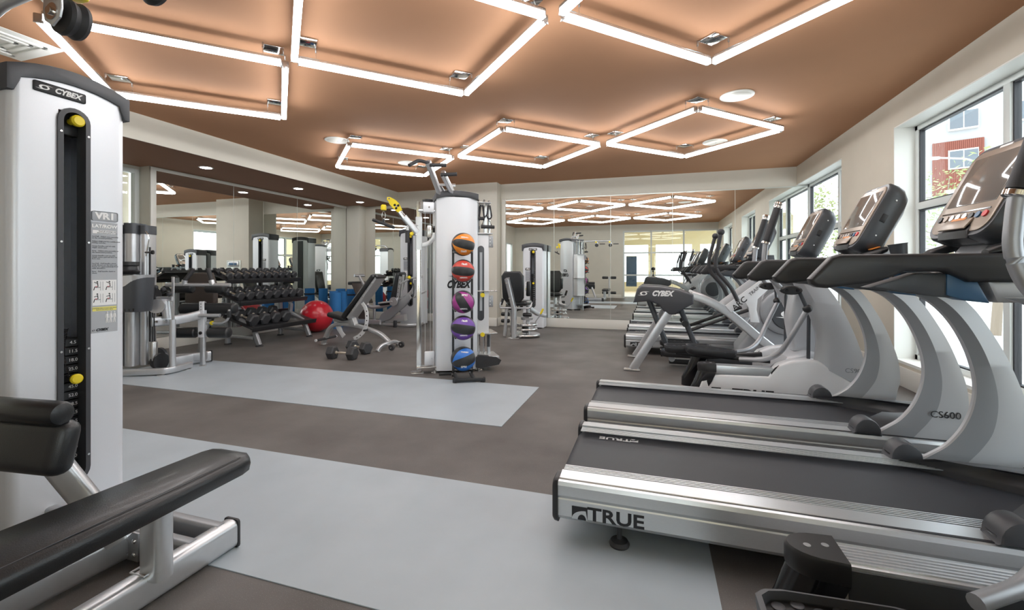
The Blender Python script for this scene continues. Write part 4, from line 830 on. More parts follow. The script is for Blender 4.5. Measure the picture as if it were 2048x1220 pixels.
for u, v in ((.28, .10), (.34, .08), (.41, .14), (.41, .34), (.30, .34)): ft(MB().cyl((u, v, 1.62), (u, v, 2.03), .013, 10)).done('rack_rod', FT, 'chrome')
ft(MB().box(.25, .26, .06, .40, 1.62, 1.99)).done('rack_back', FT, 'greysteel')
for u in (.30, .39):
    ft(MB().tube([(u-.01, .05, 1.96), (u-.03, .04, 1.82), (u+.0, .04, 1.79), (u+.03, .04, 1.82), (u+.01, .05, 1.96)], .010, 8, smooth=.02)).done('hanging_strap', FT, 'cloth')
ft(MB().cyl((.265, .04, 1.80), (.33, .04, 1.80), .020, 12)).done('stirrup_grip', FT, 'rubber')
ft(MB().tube([(.35, .04, 1.84), (.30, .04, 1.72), (.42, .04, 1.72), (.36, .04, 1.84)], .008, 6)).done('hanging_strap', FT, 'cloth'); ft(MB().cyl((.29, .03, 1.70), (.45, .03, 1.70), .020, 12)).done('stirrup_grip', FT, 'rubber')
for z in (1.46, .74):
    bk = ft(MB().box(.40, .452, .10, .112, z, z+.14, .003)).done('adjuster_bracket', FT, 'greysteel')
    for k in range(3): ft(MB().cyl((.415, .099, z+.03+k*.04), (.415, .096, z+.03+k*.04), .006, 8)).done('hole', bk, 'whiteink')
for z in (.93, .42): ft(MB().box(.24, .50, .06, .44, z, z+.012, .004)).done('side_shelf', FT, 'steel')
for u in (.29, .35): ft(MB().cyl((u, .15, .02), (u, .15, .42), .012, 10)).done('guide_rod', FT, 'chrome')
ft(MB().cyl((.40, .12, .26), (.40, .12, .40), .018, 10)).done('counterweight', FT, 'darkgrey'); ft(MB().rtube([(.42, .20, .0), (.42, .20, .42)], .04, .04, up=(0, 1, 0))).done('rear_leg', FT, 'silver')
ft(MB().box(.24, .50, -.02, .30, .13, .17, .006)).done('low_pulley_deck', FT, 'silver')
pc = MB().loft([[V((.22+a, v, .11+b)) for a, b in [(.0, .06), (.04, .075), (.24, .05), (.30, .01), (.27, -.04), (.06, -.07), (0, -.065)]] for v in (-.04, .0, .05)]); ft(pc).done('foot_rest', FT, 'rubber', sharp=40)
for u, v in ((-.25, .03), (.26, .03), (.44, .30), (-.25, .45), (.26, .45)): ft(MB().lathe((u, v, 0), (0, 0, 1), [(0, .045), (.008, .045), (.012, .02), (.035, .02)], 18)).done('foot', FT, 'steel')
# ================================================================ LEG CURL MACHINE (left, middle distance)
t = thing('leg_curl_machine', 'silver leg curl machine with black rollers, between the lat machine and dumbbell rack', 'gym machine', (-5.4, 3.9, 0))
X = V((.954, .30, 0)).normalized(); Yd = V((-.30, .954, 0)).normalized()
for q, (x, y, w_, d_) in enumerate(((-5.80, 3.50, .15, .24), (-5.66, 3.58, .12, .22), (-5.58, 3.66, .09, .18))):
    tb = MB().loft([[V((x, y, z))+X*a+Yd*b for a, b in rrect(w_, d_, .05, 5)] for z in (.10, 1.62)]).done('tower_column', t, 'silver', sharp=40)
    MB().loft([[V((x, y, z))+X*a+Yd*b for a, b in rrect(w_+.012, d_+.012, .055, 5)] for z in (1.60, 1.70 + (.02 if q == 1 else 0))]).done('column_cap', tb, 'gunmetal', sharp=40)
MB().tube([(-5.49, 3.62, .35), (-5.49, 3.62, 1.45)], .010, 8).done('guide_rod', t, 'black'); MB().tube([(-5.52, 3.6, 1.35), (-5.47, 3.6, 1.58), (-5.56, 3.6, 1.66)], .007, 8, smooth=.06).done('cable_loop', t, 'chrome')
MB().cyl((-5.53, 3.60, 1.39), (-5.43, 3.60, 1.39), .011, 8).cyl((-5.43, 3.60, 1.39), (-5.415, 3.61, 1.39), .024, 12).done('stop_pin', t, 'black')
bx_, by_ = -5.44, 3.37
bk = MB().loft([[V((bx_, by_, z))+X*a*k+Yd*b*k for a, b in rrect(.45, .26, .09, 5)] for z, k in ((.74, .90), (.80, .95), (.95, 1.0), (1.13, 1.03))], cap=False).loft([[V((bx_, by_, z))+X*a*.88+Yd*b*.88 for a, b in rrect(.45, .26, .09, 5)] for z in (.745, .755)]).done('accessory_bin', t, 'gunmetal', sharp=40)
MB().loft([[V((bx_, by_, z+a*(.42 if z < 1.1 else .06)))+X*a*k+Yd*b*k for a, b in rrect(.45, .26, .09, 5)] for z, k in ((.99, 1.012), (1.125, 1.045))], cap=False).done('bin_band', bk, 'silver', sharp=40)
for k in range(8): MB().obox(V((bx_, by_, .765))+X*(-.155+k*.044)-Yd*.118, X, Yd, (0, 0, 1), .012, .006, .03).done('slot', bk, 'gloss', sharp=0)
MB().lathe((bx_-.07, by_+.04, 1.14), (0, 0, 1), [(0, .09), (.02, .10), (.035, .105), (.05, .085), (.09, .08), (.10, .10), (.14, .10)], 24).done('bin_collar', t, 'black')
MB().rtube([(-5.85, 3.30, .05), (-5.40, 3.52, .05), (-5.24, 3.62, .05), (-5.24, 3.72, .05), (-5.30, 3.95, .05)], .06, .07, smooth=.10).done('base_frame', t, 'silver')
for x, y in ((-5.80, 3.32), (-5.26, 3.58), (-5.29, 3.9)): MB().lathe((x, y, 0), (0, 0, 1), [(0, .04), (.01, .04), (.014, .02)], 12).done('foot', t, 'steel')
MB().rtube([(-5.245, 3.70, .06), (-5.245, 3.70, .62)], .055, .06, up=(0, 1, 0), r=.02).done('front_upright', t, 'silver'); MB().obox((-5.245, 3.705, .80), X, Yd, (0, 0, 1), .03, .012, .62, .003).done('upright_plate', t, 'silver')
MB().rtube([(-5.62, 3.95, .10), (-5.40, 4.20, .10), (-5.42, 4.22, .10)], .06, .10).done('base_link', t, 'silver')
MB().rtube([(-5.53, 3.90, .08), (-5.45, 4.31, .08)], .08, .13, r=.02).done('rear_base_tube', t, 'silver'); MB().obox((-5.448, 4.316, .08), (.19, .98, 0), (-.98, .19, 0), (0, 0, 1), .02, .09, .14, .015).done('end_cap', t, 'rubber')
MB().rtube([(-5.41, 3.585, .60), (-5.33, 3.85, .60), (-5.30, 4.06, .635)], .05, .11, smooth=.12, r=.02).done('lever_beam', t, 'silver')
for k in (0, .09): MB().lathe((-5.372+k*.25, 3.61+k, .60), (.95, -.28, 0), [(0, .016), (.008, .016), (.016, .008)], 12).done('bolt', t, 'chrome')
P0 = V((-5.295, 4.10, 0))
rp = MB().rtube([P0+V((0, 0, .02)), P0+V((0, 0, .40))], .06, .05, up=Yd, r=.02).done('roller_post', t, 'silver'); MB().rtube([P0-Yd*.01+V((0, 0, .36)), P0-Yd*.01+V((0, 0, .69))], .075, .06, up=Yd, r=.008).done('post_sleeve', rp, 'panel'); MB().rtube([P0-Yd*.02+V((0, 0, .66)), P0-Yd*.02+V((0, 0, .80))], .05, .03, up=Yd, r=.005).done('adjust_plate', rp, 'white')
for k in range(3): MB().lathe(P0-Yd*.0355+V((0, 0, .70+k*.035)), -Yd, [(0, .006), (.001, .006)], 8).done('hole', rp, 'gloss')
MB().lathe(P0-Yd*.04+V((0, 0, .415)), -Yd, [(0, .02), (.01, .02), (.014, .01)], 14).done('bolt', rp, 'gloss'); MB().lathe(P0, (0, 0, 1), [(0, .04), (.012, .04), (.016, .025), (.05, .025)], 16).done('foot', rp, 'steel')
c = P0+V((0, 0, .415))
for s in (-1, 1): MB().roller(c+X*s*.07, c+X*s*.335, .066).done('ankle_roller', t, 'vinyl')
MB().cyl(c-X*.08, c+X*.08, .016, 10).done('roller_axle', t, 'chrome')
c = P0+Yd*.10+V((0, 0, .705))+X*.0; MB().roller(c-X*.345, c+X*.345, .068).done('thigh_roller', t, 'vinyl'); c2 = P0-Yd*.06+V((0, 0, .632)); MB().cyl(c2-X*.25, c2+X*.25, .022, 14).done('pad_bar', t, 'silver')
MB().tube([P0+X*.04+V((0, 0, .535)), P0+X*.24+V((0, 0, .525)), P0+X*.32+V((0, 0, .58)), P0+X*.325+V((0, 0, .70))], .014, 10, smooth=.05).done('range_lever', t, 'silver'); MB().cyl(P0+X*.325+V((0, 0, .60)), P0+X*.325+V((0, 0, .68)), .024, 12).done('lever_grip', t, 'black'); MB().cyl(P0+X*.10+V((0, 0, .533)), P0+X*.12+V((0, 0, .533)), .026, 12).done('stop_ring', t, 'yellow')
bp = MB().prism([(-.15, -.26), (.15, -.26), (.20, -.18), (.20, .05), (.14, .22), (-.14, .22), (-.20, .05), (-.20, -.18)], 'y', -.05, .04, .025, 3)
bp.v = [tuple(V((-5.74, 4.43, .93))+X*a+Yd*b+V((0, 0, c_))) for a, b, c_ in bp.v]; bp.done('back_pad', t, 'brownvinyl', sharp=50)
c = V((-5.40, 4.12, 1.0)); MB().cyl(c-X*.40, c+X*.40, .024, 16).done('hip_bar', t, 'silver')
for s in (-1, 1): MB().roller(c+V((0, 0, -.045))+Yd*.03+X*(s*.20-.12), c+V((0, 0, -.045))+Yd*.03+X*(s*.20+.12), .058).done('hip_roller', t, 'vinyl')
for s in (-1, 1): MB().cyl(c+X*(s*.17)+V((0, 0, .05)), c+X*(s*.09)+Yd*.05+V((0, 0, .20)), .026, 14).done('grip', t, 'rubber'); MB().cyl(c+X*(s*.18)+V((0, 0, .0)), c+X*(s*.165)+V((0, 0, .06)), .032, 12).done('grip_base', t, 'silver')
MB().rtube([(-5.52, 4.25, .10), (-5.55, 4.32, .60), (-5.66, 4.42, .75)], .05, .08, up=(0, 1, 0)).done('seat_column', t, 'greysteel'); pad(t, (-5.58, 4.32, .60), X, Yd, (0, 0, 1), .38, .28, .08, 'vinyl', 'seat_pad')
MB().lathe((-5.36, 3.62, .78), V((.6, -.8, 0)), [(0, .08), (.05, .08)], 24).done('cam_housing', t, 'silver'); MB().lathe((-5.44, 3.58, .88), V((.9, .3, 0)), [(0, .11), (.02, .11), (.03, .09), (.04, .11), (.06, .11)], 24).done('cam_pulley', t, 'black')
MB().rtube([(-5.33, 3.68, .84), (-5.32, 3.70, .64)], .08, .09, r=.03).done('range_arm', t, 'silver'); MB().rtube([(-5.46, 3.62, .86), (-5.24, 3.70, .86)], .05, .05).done('pivot_tube', t, 'silver')
for p in ((-5.335, 3.66, .965), (-5.27, 3.68, .913), (-5.40, 3.62, .99)): MB().sphere(p, .028, 8).done('adjust_knob', t, 'rubber')
for x in (-5.405, -5.375): MB().cyl((x, 3.59, .12), (x, 3.59, .90), .005, 6).done('cable', t, 'gloss')
MB().box(-5.425, -5.355, 3.56, 3.62, .16, .38, .008).done('floating_pulley', t, 'steel'); MB().lathe((-5.40, 3.64, .15), (1, .1, 0), [(0, .09), (.02, .09), (.03, .07), (.04, .09), (.06, .09)], 24).done('low_pulley', t, 'black'); MB().lathe((-5.5, 3.72, .15), (0, 1, 0), [(0, .13), (.03, .13)], 24).done('low_cam', t, 'gunmetal')
MB().cyl((-5.75, 3.22, .60), (-5.55, 3.30, .62), .020, 12).done('side_handle', t, 'rubber')
# ================================================================ DUMBBELL RACK
RK = thing('dumbbell_rack', 'grey three-tier dumbbell rack with black sloping trays against the left mirror', 'rack', (-6.1, 5.93, 0))
ang = {}
shelves = [(-6.40, -5.80, .44, .27, 5.28, 6.62, -5.80), (-6.47, -5.98, .82, .67, 5.22, 6.60, -5.98), (-6.52, -6.15, 1.14, 1.01, 5.15, 6.62, -6.15)]
for k, (xb, xf_, zb, zf, y0, y1, _) in enumerate(shelves):
    d = V((xf_-xb, 0, zf-zb)); L = d.length; d.normalize(); n = V((-d.z, 0, d.x)); c = V(((xb+xf_)/2, (y0+y1)/2, (zb+zf)/2))
    sh_ = MB().obox(c, d, (0, 1, 0), n, L, y1-y0, .012, .003).done('tray', RK, 'black')
    MB().obox(V((xf_, (y0+y1)/2, zf))+n*.0, d, (0, 1, 0), n, .012, y1-y0, .075, .003).done('front_lip', sh_, 'black'); MB().obox(V((xb, (y0+y1)/2, zb))+n*.02, d, (0, 1, 0), n, .012, y1-y0, .05, .003).done('rear_lip', sh_, 'black')
    ang[k] = (d, n)
for y in (5.40, 6.45):
    MB().rtube([(-6.44, y, .02), (-6.44, y, 1.05), (-6.36, y, 1.10)], .05, .07, up=(0, 1, 0)).done('rear_upright', RK, 'greysteel'); MB().rtube([(-6.42, y, .14), (-5.90, y, .12)], .05, .05).done('foot_rail', RK, 'greysteel')
    MB().rtube([(-5.80, y, .02), (-5.92, y, .28), (-6.25, y, .42)], .055, .07, smooth=.05).done('front_leg', RK, 'greysteel'); MB().rtube([(-6.24, y, .30), (-6.20, y, .60), (-6.28, y, .72), (-6.44, y, .84)], .055, .07, smooth=.08).done('middle_bracket', RK, 'greysteel')
    MB().rtube([(-6.42, y, .82), (-6.44, y, .95), (-6.36, y, 1.08)], .05, .07, smooth=.08).done('top_bracket', RK, 'greysteel')
    for x in (-6.44, -5.80): MB().lathe((x, y, 0), (0, 0, 1), [(0, .055), (.01, .055), (.02, .045)], 16).done('rubber_foot', RK, 'rubber')
text('HAMPTON', .035, (-6.10, 5.369, .60), (.75, 0, -.6), (.6, 0, .75), 'whiteink', RK, sx=.8)
def dumbbell(label, r, hl, L, group):
    """built along local x, centred at root"""
    t = thing('dumbbell', label, 'dumbbell', (0, 0, 0), group=group)
    for s in (-1, 1):
        x0, x1 = s*(L/2-hl), s*L/2
        hexr = lambda q: [(q*math.cos(math.pi/3*i), q*math.sin(math.pi/3*i)) for i in range(6)]
        rg = [[V((x, a, b)) for a, b in hexr(q)] for x, q in ((x0, r*.80), (x0+s*r*.16, r), (x1-s*r*.18, r), (x1, r*.80))]
        hd = MB().loft(rg).done('head', t, 'hexrub', sharp=20)
    g = MB().lathe((-L/2+hl, 0, 0), (1, 0, 0), [(0, r*.24), (.012, r*.24), (.016, .013), ((L-2*hl)*.3, .0155), ((L-2*hl)*.5, .0168), ((L-2*hl)*.7, .0155), (L-2*hl-.016, .013), (L-2*hl-.012, r*.24), (L-2*hl, r*.24)], 14).done('handle', t, 'handle'); return t
proto = {}
def place_db(size, pos, rotz, tilt, label, group):
    key = size
    if key not in proto: o = dumbbell(label, *size, group); proto[key] = o
    else: o = dup(proto[key], (0, 0, 0), label); o['group'] = group
    o.location = pos; o.rotation_euler = (math.pi/6*0, tilt, rotz); return o
rows = [(2, 10, [(.055, .058, .26)]*3+[(.059, .062, .265)]*4+[(.063, .066, .27)]*3, 'top'), (1, 8, [(.076, .080, .32)]*3+[(.081, .086, .34)]*5, 'middle'), (0, 4, [(.100, .108, .40)]*4, 'bottom')]
for k, n, sizes, nm in rows:
    xb, xf_, zb, zf, y0, y1, _ = shelves[k]; d, nn = ang[k]; y = y0+.085 if k != 0 else y0+.12
    tilt = math.atan2(-d.z, d.x)
    for i in range(n):
        r = sizes[i][0]; c = V(((xb+xf_)/2, y, (zb+zf)/2))+nn*(.006+r*.866)
        if k == 2: c += nn*.002
        place_db(sizes[i], c, 0, tilt, 'black hex dumbbell, %s from the near end of the rack\'s %s tray' % (ordn[i], nm), 'dumbbells on the %s tray' % nm)
        pit = {2: (y1-y0-.17)/9.0, 1: (y1-y0-.17)/7.0, 0: .215}[k]; y += pit
FD = (.095, .105, .40)
place_db(FD, (-3.94, 4.98, .095*.866), .10, 0, 'large black hex dumbbell lying on the floor, nearer the camera', 'dumbbells lying on the floor')
place_db(FD, (-4.00, 5.42, .095*.866), -.28, 0, 'large black hex dumbbell lying on the floor behind the other one', 'dumbbells lying on the floor')
# ================================================================ EXERCISE BALL AND FOAM ROLLS
t = thing('exercise_ball', 'glossy red inflatable exercise ball beside the dumbbell rack', 'ball', (-6.12, 7.0, 0)); c = V((-6.12, 7.0, .300)); ax = V((.75, -.85, .15)).normalized()
pr = []
for i in range(49):
    a = math.pi*i/48; rr = .300*(1+.0035*math.cos(i*math.pi)); pr.append((.300-rr*math.cos(a), rr*math.sin(a)))
MB().lathe(c-ax*.300, ax, pr, 64).done('ball_shell', t, 'red', sharp=60); MB().lathe(c+ax*.293, ax, [(0, .016), (.009, .014), (.011, .006)], 14).done('valve_plug', t, 'red')
for i, (x, y, r, h, lb) in enumerate(((-6.40, 7.85, .12, .73, 'blue foam mat roll standing behind the red ball, leftmost'), (-6.12, 7.55, .13, .72, 'blue foam mat roll standing right behind the red ball'), (-6.22, 7.90, .09, .73, 'slim blue foam mat roll between two thicker rolls'), (-6.42, 8.45, .12, .75, 'blue foam mat roll with a black strap, behind the bench back'), (-6.76, 8.5, .11, .75, 'blue foam mat roll standing closest to the corner column'))):
    t = thing('foam_mat_roll', lb, 'exercise mat', (x, y, 0), group='blue foam mat rolls on the floor'); mb = MB()
    th = .011; sp = [(r*(1-.8*q/90)*math.cos(q*.28+i), r*(1-.8*q/90)*math.sin(q*.28+i)) for q in range(0, 91)]
    outr = sp; inr = [(a*(1-th/max(.02, math.hypot(a, b))*.9), b*(1-th/max(.02, math.hypot(a, b))*.9)) for a, b in sp]
    vs = []
    for z in (.001, h): vs += [V((x+a, y+b, z)) for a, b in outr]+[V((x+a, y+b, z)) for a, b in inr]
    n_ = len(sp); fs = []
    for q in range(n_-1): fs += [(q, q+1, 2*n_+q+1, 2*n_+q), (n_+q+1, n_+q, 3*n_+q, 3*n_+q+1), (2*n_+q, 2*n_+q+1, 3*n_+q+1, 3*n_+q)]
    fs += [(0, 2*n_, 3*n_, n_)]
    mb.add(vs, fs).done('rolled_mat', t, 'matblue', sharp=60)
    if i in (3, 0):
        MB().lathe((x, y, h-.14), (0, 0, 1), [(0, r+.002), (.0, r+.006), (.03, r+.006), (.03, r+.002)], 24).done('strap', t, 'cloth')
# ================================================================ ADJUSTABLE BENCH
t = thing('adjustable_bench', 'adjustable weight bench with black upholstery and inclined back, on transport wheels', 'bench', (-4.3, 5.85, 0)); yb = 5.85
MB().rtube([(-4.99, yb, .01), (-4.86, yb, .27), (-4.74, yb, .335), (-4.50, yb, .34), (-4.22, yb, .30), (-3.93, yb, .215), (-3.80, yb, .11), (-3.76, yb, .06)], .075, .055, smooth=.10).done('main_frame', t, 'silver')
fp = MB().obox((-4.99, yb, .006), (1, 0, 0), (0, 1, 0), (0, 0, 1), .10, .10, .012, .005).done('foot_plate', t, 'steel')
MB().tube([(-4.93, yb-.22, .10), (-4.93, yb+.22, .10)], .020, 12).done('handle_bar', t, 'rubber')
for s in (-1, 1): MB().cyl((-4.93, yb+s*.22, .10), (-4.93, yb+s*.235, .10), .022, 12).done('bar_end', t, 'white')
MB().rtube([(-3.80, yb-.28, .005), (-3.79, yb-.22, .06), (-3.76, yb-.10, .09), (-3.75, yb, .095), (-3.76, yb+.10, .09), (-3.79, yb+.22, .06), (-3.80, yb+.28, .005)], .06, .045, up=(1, 0, 0), smooth=.05).done('front_stabiliser', t, 'silver')
for y in (yb-.13, yb+.14):
    MB().rtube([(-3.77, y, .09), (-3.67, y, .075)], .03, .03).done('wheel_arm', t, 'silver'); w_ = MB().lathe((-3.66, y-.02, .045), (0, 1, 0), [(0, .02), (.0, .040), (.006, .045), (.034, .045), (.04, .040), (.04, .02)], 24).done('wheel', t, 'rubber'); MB().lathe((-3.66, y-.024, .045), (0, 1, 0), [(0, .014), (.046, .014)], 14).done('hub', w_, 'chrome')
for s in (-1, 1): MB().obox((-3.80, yb+s*.28, .006), (1, 0, 0), (0, 1, 0), (0, 0, 1), .10, .07, .012, .005).done('foot_plate', t, 'steel')
dd = V((-3.95+4.53, 0, 1.12-.44)).normalized(); nn = V((-dd.z, 0, dd.x)); c0 = V((-4.53, yb, .46))
pad(t, c0+dd*.42+nn*.0, dd, (0, 1, 0), nn, .86, .28, .075, name='back_pad', bev=.03)
MB().rtube([c0+dd*.05-nn*.075, c0+dd*.84-nn*.055], .24, .045, up=nn, r=.012).done('back_frame', t, 'silver'); MB().obox(c0+dd*.865-nn*.05, dd, (0, 1, 0), nn, .03, .25, .055, .012).done('frame_cap', t, 'black')
for q in (.2, .48, .74):
    MB().lathe(c0+dd*q-nn*.065+V((0, -.121, 0)), (0, -1, 0), [(0, .010), (.004, .010), (.006, .005)], 10).done('bolt', t, 'chrome')
pad(t, (-4.665, yb, .462), (1, 0, -.22), (0, 1, 0), (.22, 0, 1), .32, .26, .075, name='seat_pad', bev=.03)
MB().rtube([(-4.76, yb, .40), (-4.42, yb, .38)], .06, .05).done('seat_bracket', t, 'silver'); MB().prism([(-4.80, .41), (-4.70, .41), (-4.62, .22), (-4.57, .17), (-4.62, .12), (-4.72, .25)], 'y', yb-.012, yb+.012, .002).done('seat_adjust_plate', t, 'white')
ap = [(-4.19, .70), (-4.13, .63), (-4.10, .54), (-4.095, .44), (-4.115, .33), (-4.17, .22), (-4.25, .15), (-4.35, .10), (-4.37, .155), (-4.29, .195), (-4.215, .26), (-4.17, .35), (-4.155, .44), (-4.16, .53), (-4.185, .61), (-4.23, .67)]
aj = MB().prism(ap, 'y', yb-.075, yb-.063, .002).done('angle_plate', t, 'white')
for x, z in ((-4.128, .56), (-4.124, .49), (-4.126, .42), (-4.137, .35), (-4.24, .19), (-4.30, .15)): MB().lathe((x, yb-.0755, z), (0, -1, 0), [(0, .009), (.0008, .009)], 10).done('hole', aj, 'gloss')
MB().cyl((-4.15, yb-.11, .27), (-4.15, yb+.05, .27), .016, 12).done('pop_pin', t, 'black'); MB().prism([(-4.47, .33), (-4.36, .33), (-4.40, .44), (-4.50, .46)], 'y', yb-.05, yb+.05, .005).done('hinge_bracket', t, 'silver')
# ================================================================ LEG PRESS (far left corner)
t = thing('leg_press_machine', 'seated leg press machine with tall silver weight tower in the far left corner', 'gym machine', (-4.95, 8.46, 0), -math.pi/2)
vr_tower(t, .52, .28, 2.07, (.40, 1.95), .115, label='LEG PRESS')
MB().rtube([(-6.10, 8.05, .05), (-4.75, 8.05, .05), (-4.62, 8.2, .05), (-4.62, 8.4, .05)], .05, .055, smooth=.08).done('base_frame', t, 'silver')
MB().rtube([(-5.95, 7.95, .10), (-5.35, 7.95, .10)], .06, .10).done('base_front', t, 'silver'); MB().rtube([(-5.30, 8.1, .14), (-4.85, 8.1, .20)], .12, .14).done('stack_link', t, 'silver')
MB().prism([(-5.42, .14), (-5.34, .10), (-5.15, .17), (-4.80, .44), (-4.66, .60), (-4.70, .68), (-4.82, .64), (-5.0, .50), (-5.36, .26)], 'y', 7.98, 8.03, .006).done('linkage_plate', t, 'greysteel')
MB().tube([(-5.83, 8.0, .78), (-5.70, 8.0, .46), (-5.62, 8.0, .40), (-5.30, 8.0, .42), (-4.75, 8.05, .66), (-4.62, 8.05, .80), (-4.58, 8.05, .98)], .038, 14, smooth=.12).done('press_arm', t, 'silver')
MB().rtube([(-5.60, 8.1, .05), (-5.60, 8.1, .50)], .05, .05, up=(0, 1, 0)).done('support_post', t, 'silver')
MB().obox((-5.90, 8.10, .70), (.42, 0, -.90), (0, 1, 0), (.9, 0, .42), .52, .46, .025, .01).done('foot_plate', t, 'brownvinyl'); MB().obox((-6.03, 8.10, .90), (0, 1, 0), (1, 0, 0), (0, 0, 1), .50, .10, .07, .02).done('toe_bar', t, 'black')
MB().rtube([(-5.85, 8.1, .86), (-5.98, 8.1, 1.06)], .05, .05).done('plate_arm', t, 'silver'); MB().cyl((-6.02, 8.0, 1.06), (-5.92, 8.2, 1.06), .03, 12).done('pivot', t, 'silver')
MB().lathe((-5.78, 8.0, .22), (0, -1, 0), [(0, .13), (.03, .13)], 24).done('cam', t, 'brownvinyl')
pad(t, (-5.02, 8.10, .84), (.22, 0, 1), (0, 1, 0), (-1, 0, .22), .60, .34, .09, name='back_pad', bev=.04); MB().rtube([(-4.97, 8.10, .55), (-4.90, 8.10, 1.08)], .07, .03, up=(1, 0, 0)).done('back_bar', t, 'silver')
MB().rtube([(-4.93, 7.92, .58), (-4.86, 7.92, 1.05)], .055, .02, up=(0, 1, 0), r=.004).done('adjust_bar', t, 'silver')
for k in range(5): MB().lathe((-4.925+k*.014, 7.909, .64+k*.085), (0, -1, 0), [(0, .009), (.001, .009)], 8).done('hole', t, 'gloss')
pad(t, (-5.20, 8.10, .50), (1, 0, .12), (0, 1, 0), (-.12, 0, 1), .36, .38, .08, name='seat_pad', bev=.035)
MB().lathe((-5.00, 7.90, .54), (0, -1, 0), [(0, .09), (.03, .09)], 20).done('seat_pivot', t, 'silver')
MB().rtube([(-4.86, 7.90, .90), (-4.62, 7.95, 1.02), (-4.40, 8.0, 1.05)], .03, .04).done('adjust_lever', t, 'silver'); MB().sphere((-4.66, 7.92, 1.03), .035, 8).done('release_knob', t, 'yellow')
MB().cyl((-5.35, 7.88, .50), (-5.02, 7.88, .54), .020, 10).done('seat_handle', t, 'silver'); MB().cyl((-4.60, 7.95, .62), (-4.32, 8.0, .76), .02, 10).done('side_handle', t, 'silver')
MB().tube([(-4.66, 7.93, 1.0), (-4.56, 7.93, .90), (-4.56, 7.93, .66), (-4.66, 7.95, .56)], .008, 8, smooth=.1).done('cable', t, 'black')
MB().box(-5.07, -5.01, 7.98, 8.04, .0, .14, .01).done('rubber_stop', t, 'rubber')
# ================================================================ HIP ADDUCTOR MACHINE
t = thing('hip_adductor_machine', 'hip adductor machine with black seat back and round silver base, right of the ball rack', 'gym machine', (-2.30, 8.72, 0), -math.pi/2)
vr_tower(t, .44, .26, 1.73, (.42, 1.60), .105)
MB().rtube([(-2.27, 7.34, .02), (-2.27, 7.34, .52), (-2.36, 7.22, 1.04)], .07, .13, up=(0, -1, 0), r=.02).done('back_post', t, 'silver'); MB().box(-2.37, -2.17, 7.27, 7.43, 0, .014, .005).done('foot_plate', t, 'steel')
bp = MB().prism([(-.13, -.28), (.13, -.28), (.19, -.20), (.20, .18), (.14, .26), (-.14, .26), (-.20, .18), (-.19, -.20)], 'y', -.04, .05, .03, 3); bp.v = [(-2.30+a, 7.36+b-c_*.1, .90+c_) for a, b, c_ in bp.v]; bp.done('back_pad', t, 'vinyl', sharp=50)
for z in (.70, .96): MB().lathe((-2.315-(z-.7)*.15, 7.30-(z-.52)*.22-.045, z), (0, -1, 0), [(0, .016), (.006, .014)], 10).done('bolt', t, 'chrome')
pad(t, (-2.24, 7.58, .60), (1, 0, 0), (0, 1, 0), (0, 0, 1), .36, .38, .09, name='seat_pad', bev=.04)
MB().tube([(-2.53, 7.40, .62), (-2.55, 7.38, .52), (-2.02, 7.46, .52), (-1.98, 7.50, .62)], .018, 10, smooth=.04).done('handle_bar', t, 'silver')
for a, b in (((-2.53, 7.40, .57), (-2.50, 7.42, .68)), ((-1.99, 7.49, .57), (-1.95, 7.52, .68))): MB().cyl(a, b, .024, 12).done('grip', t, 'rubber')
MB().roller((-1.86+.0-.22, 7.56, .72), (-2.07, 7.56, .98), .04).done('thigh_pad', t, 'vinyl'); MB().roller((-2.52, 7.70, .50), (-2.38, 7.62, .52), .05).done('knee_pad', t, 'vinyl')
for x, y in ((-2.42, 7.72), (-2.10, 7.62)):
    MB().cyl((x, y, .04), (x, y, .55), .035, 16).done('pivot_column', t, 'silver')
for z, r in ((.02, .23), (.12, .18), (.20, .18)): MB().lathe((-2.12, 7.62, z), (0, 0, 1), [(0, r), (.02, r+.006), (.035, r)], 36).done('pivot_disc', t, 'steel')
MB().lathe((-2.12, 7.62, .30), (0, 0, 1), [(0, .10), (.04, .11), (.06, .10)], 24).done('cam', t, 'silver'); MB().cyl((-2.14, 7.58, .08), (-2.14, 7.58, .20), .06, 16).done('hub', t, 'black')
for x, z in ((-2.46, .40), (-2.46, .28), (-2.06, .40)): MB().roller((x-.10, 7.5, z), (x+.06, 7.5, z), .035).done('foot_roller', t, 'vinyl')
MB().rtube([(-2.10, 7.70, .50), (-2.02, 7.95, .38), (-1.88, 8.05, .34)], .07, .08).done('leg_arm', t, 'silver')
MB().tube([(-1.98, 7.60, .12), (-1.96, 7.55, .26), (-1.82, 7.52, .44)], .010, 8, smooth=.06).done('range_lever', t, 'silver'); MB().cyl((-1.845, 7.525, .42), (-1.80, 7.515, .51), .018, 10).done('lever_grip', t, 'yellow')
MB().rtube([(-2.30, 7.5, .05), (-2.30, 8.44, .05)], .08, .07).done('base_beam', t, 'silver'); MB().rtube([(-2.48, 7.45, .02), (-2.44, 7.45, .50)], .05, .05, up=(0, 1, 0)).done('side_post', t, 'silver')
# ================================================================ MEDICINE BALL RACK
RB = thing('ball_rack', 'slim black upright rack holding five medicine balls in front of the cable tower', 'rack', (-1.98, 4.50, 0), .46)
def rb(m_): return xf(m_, RB)
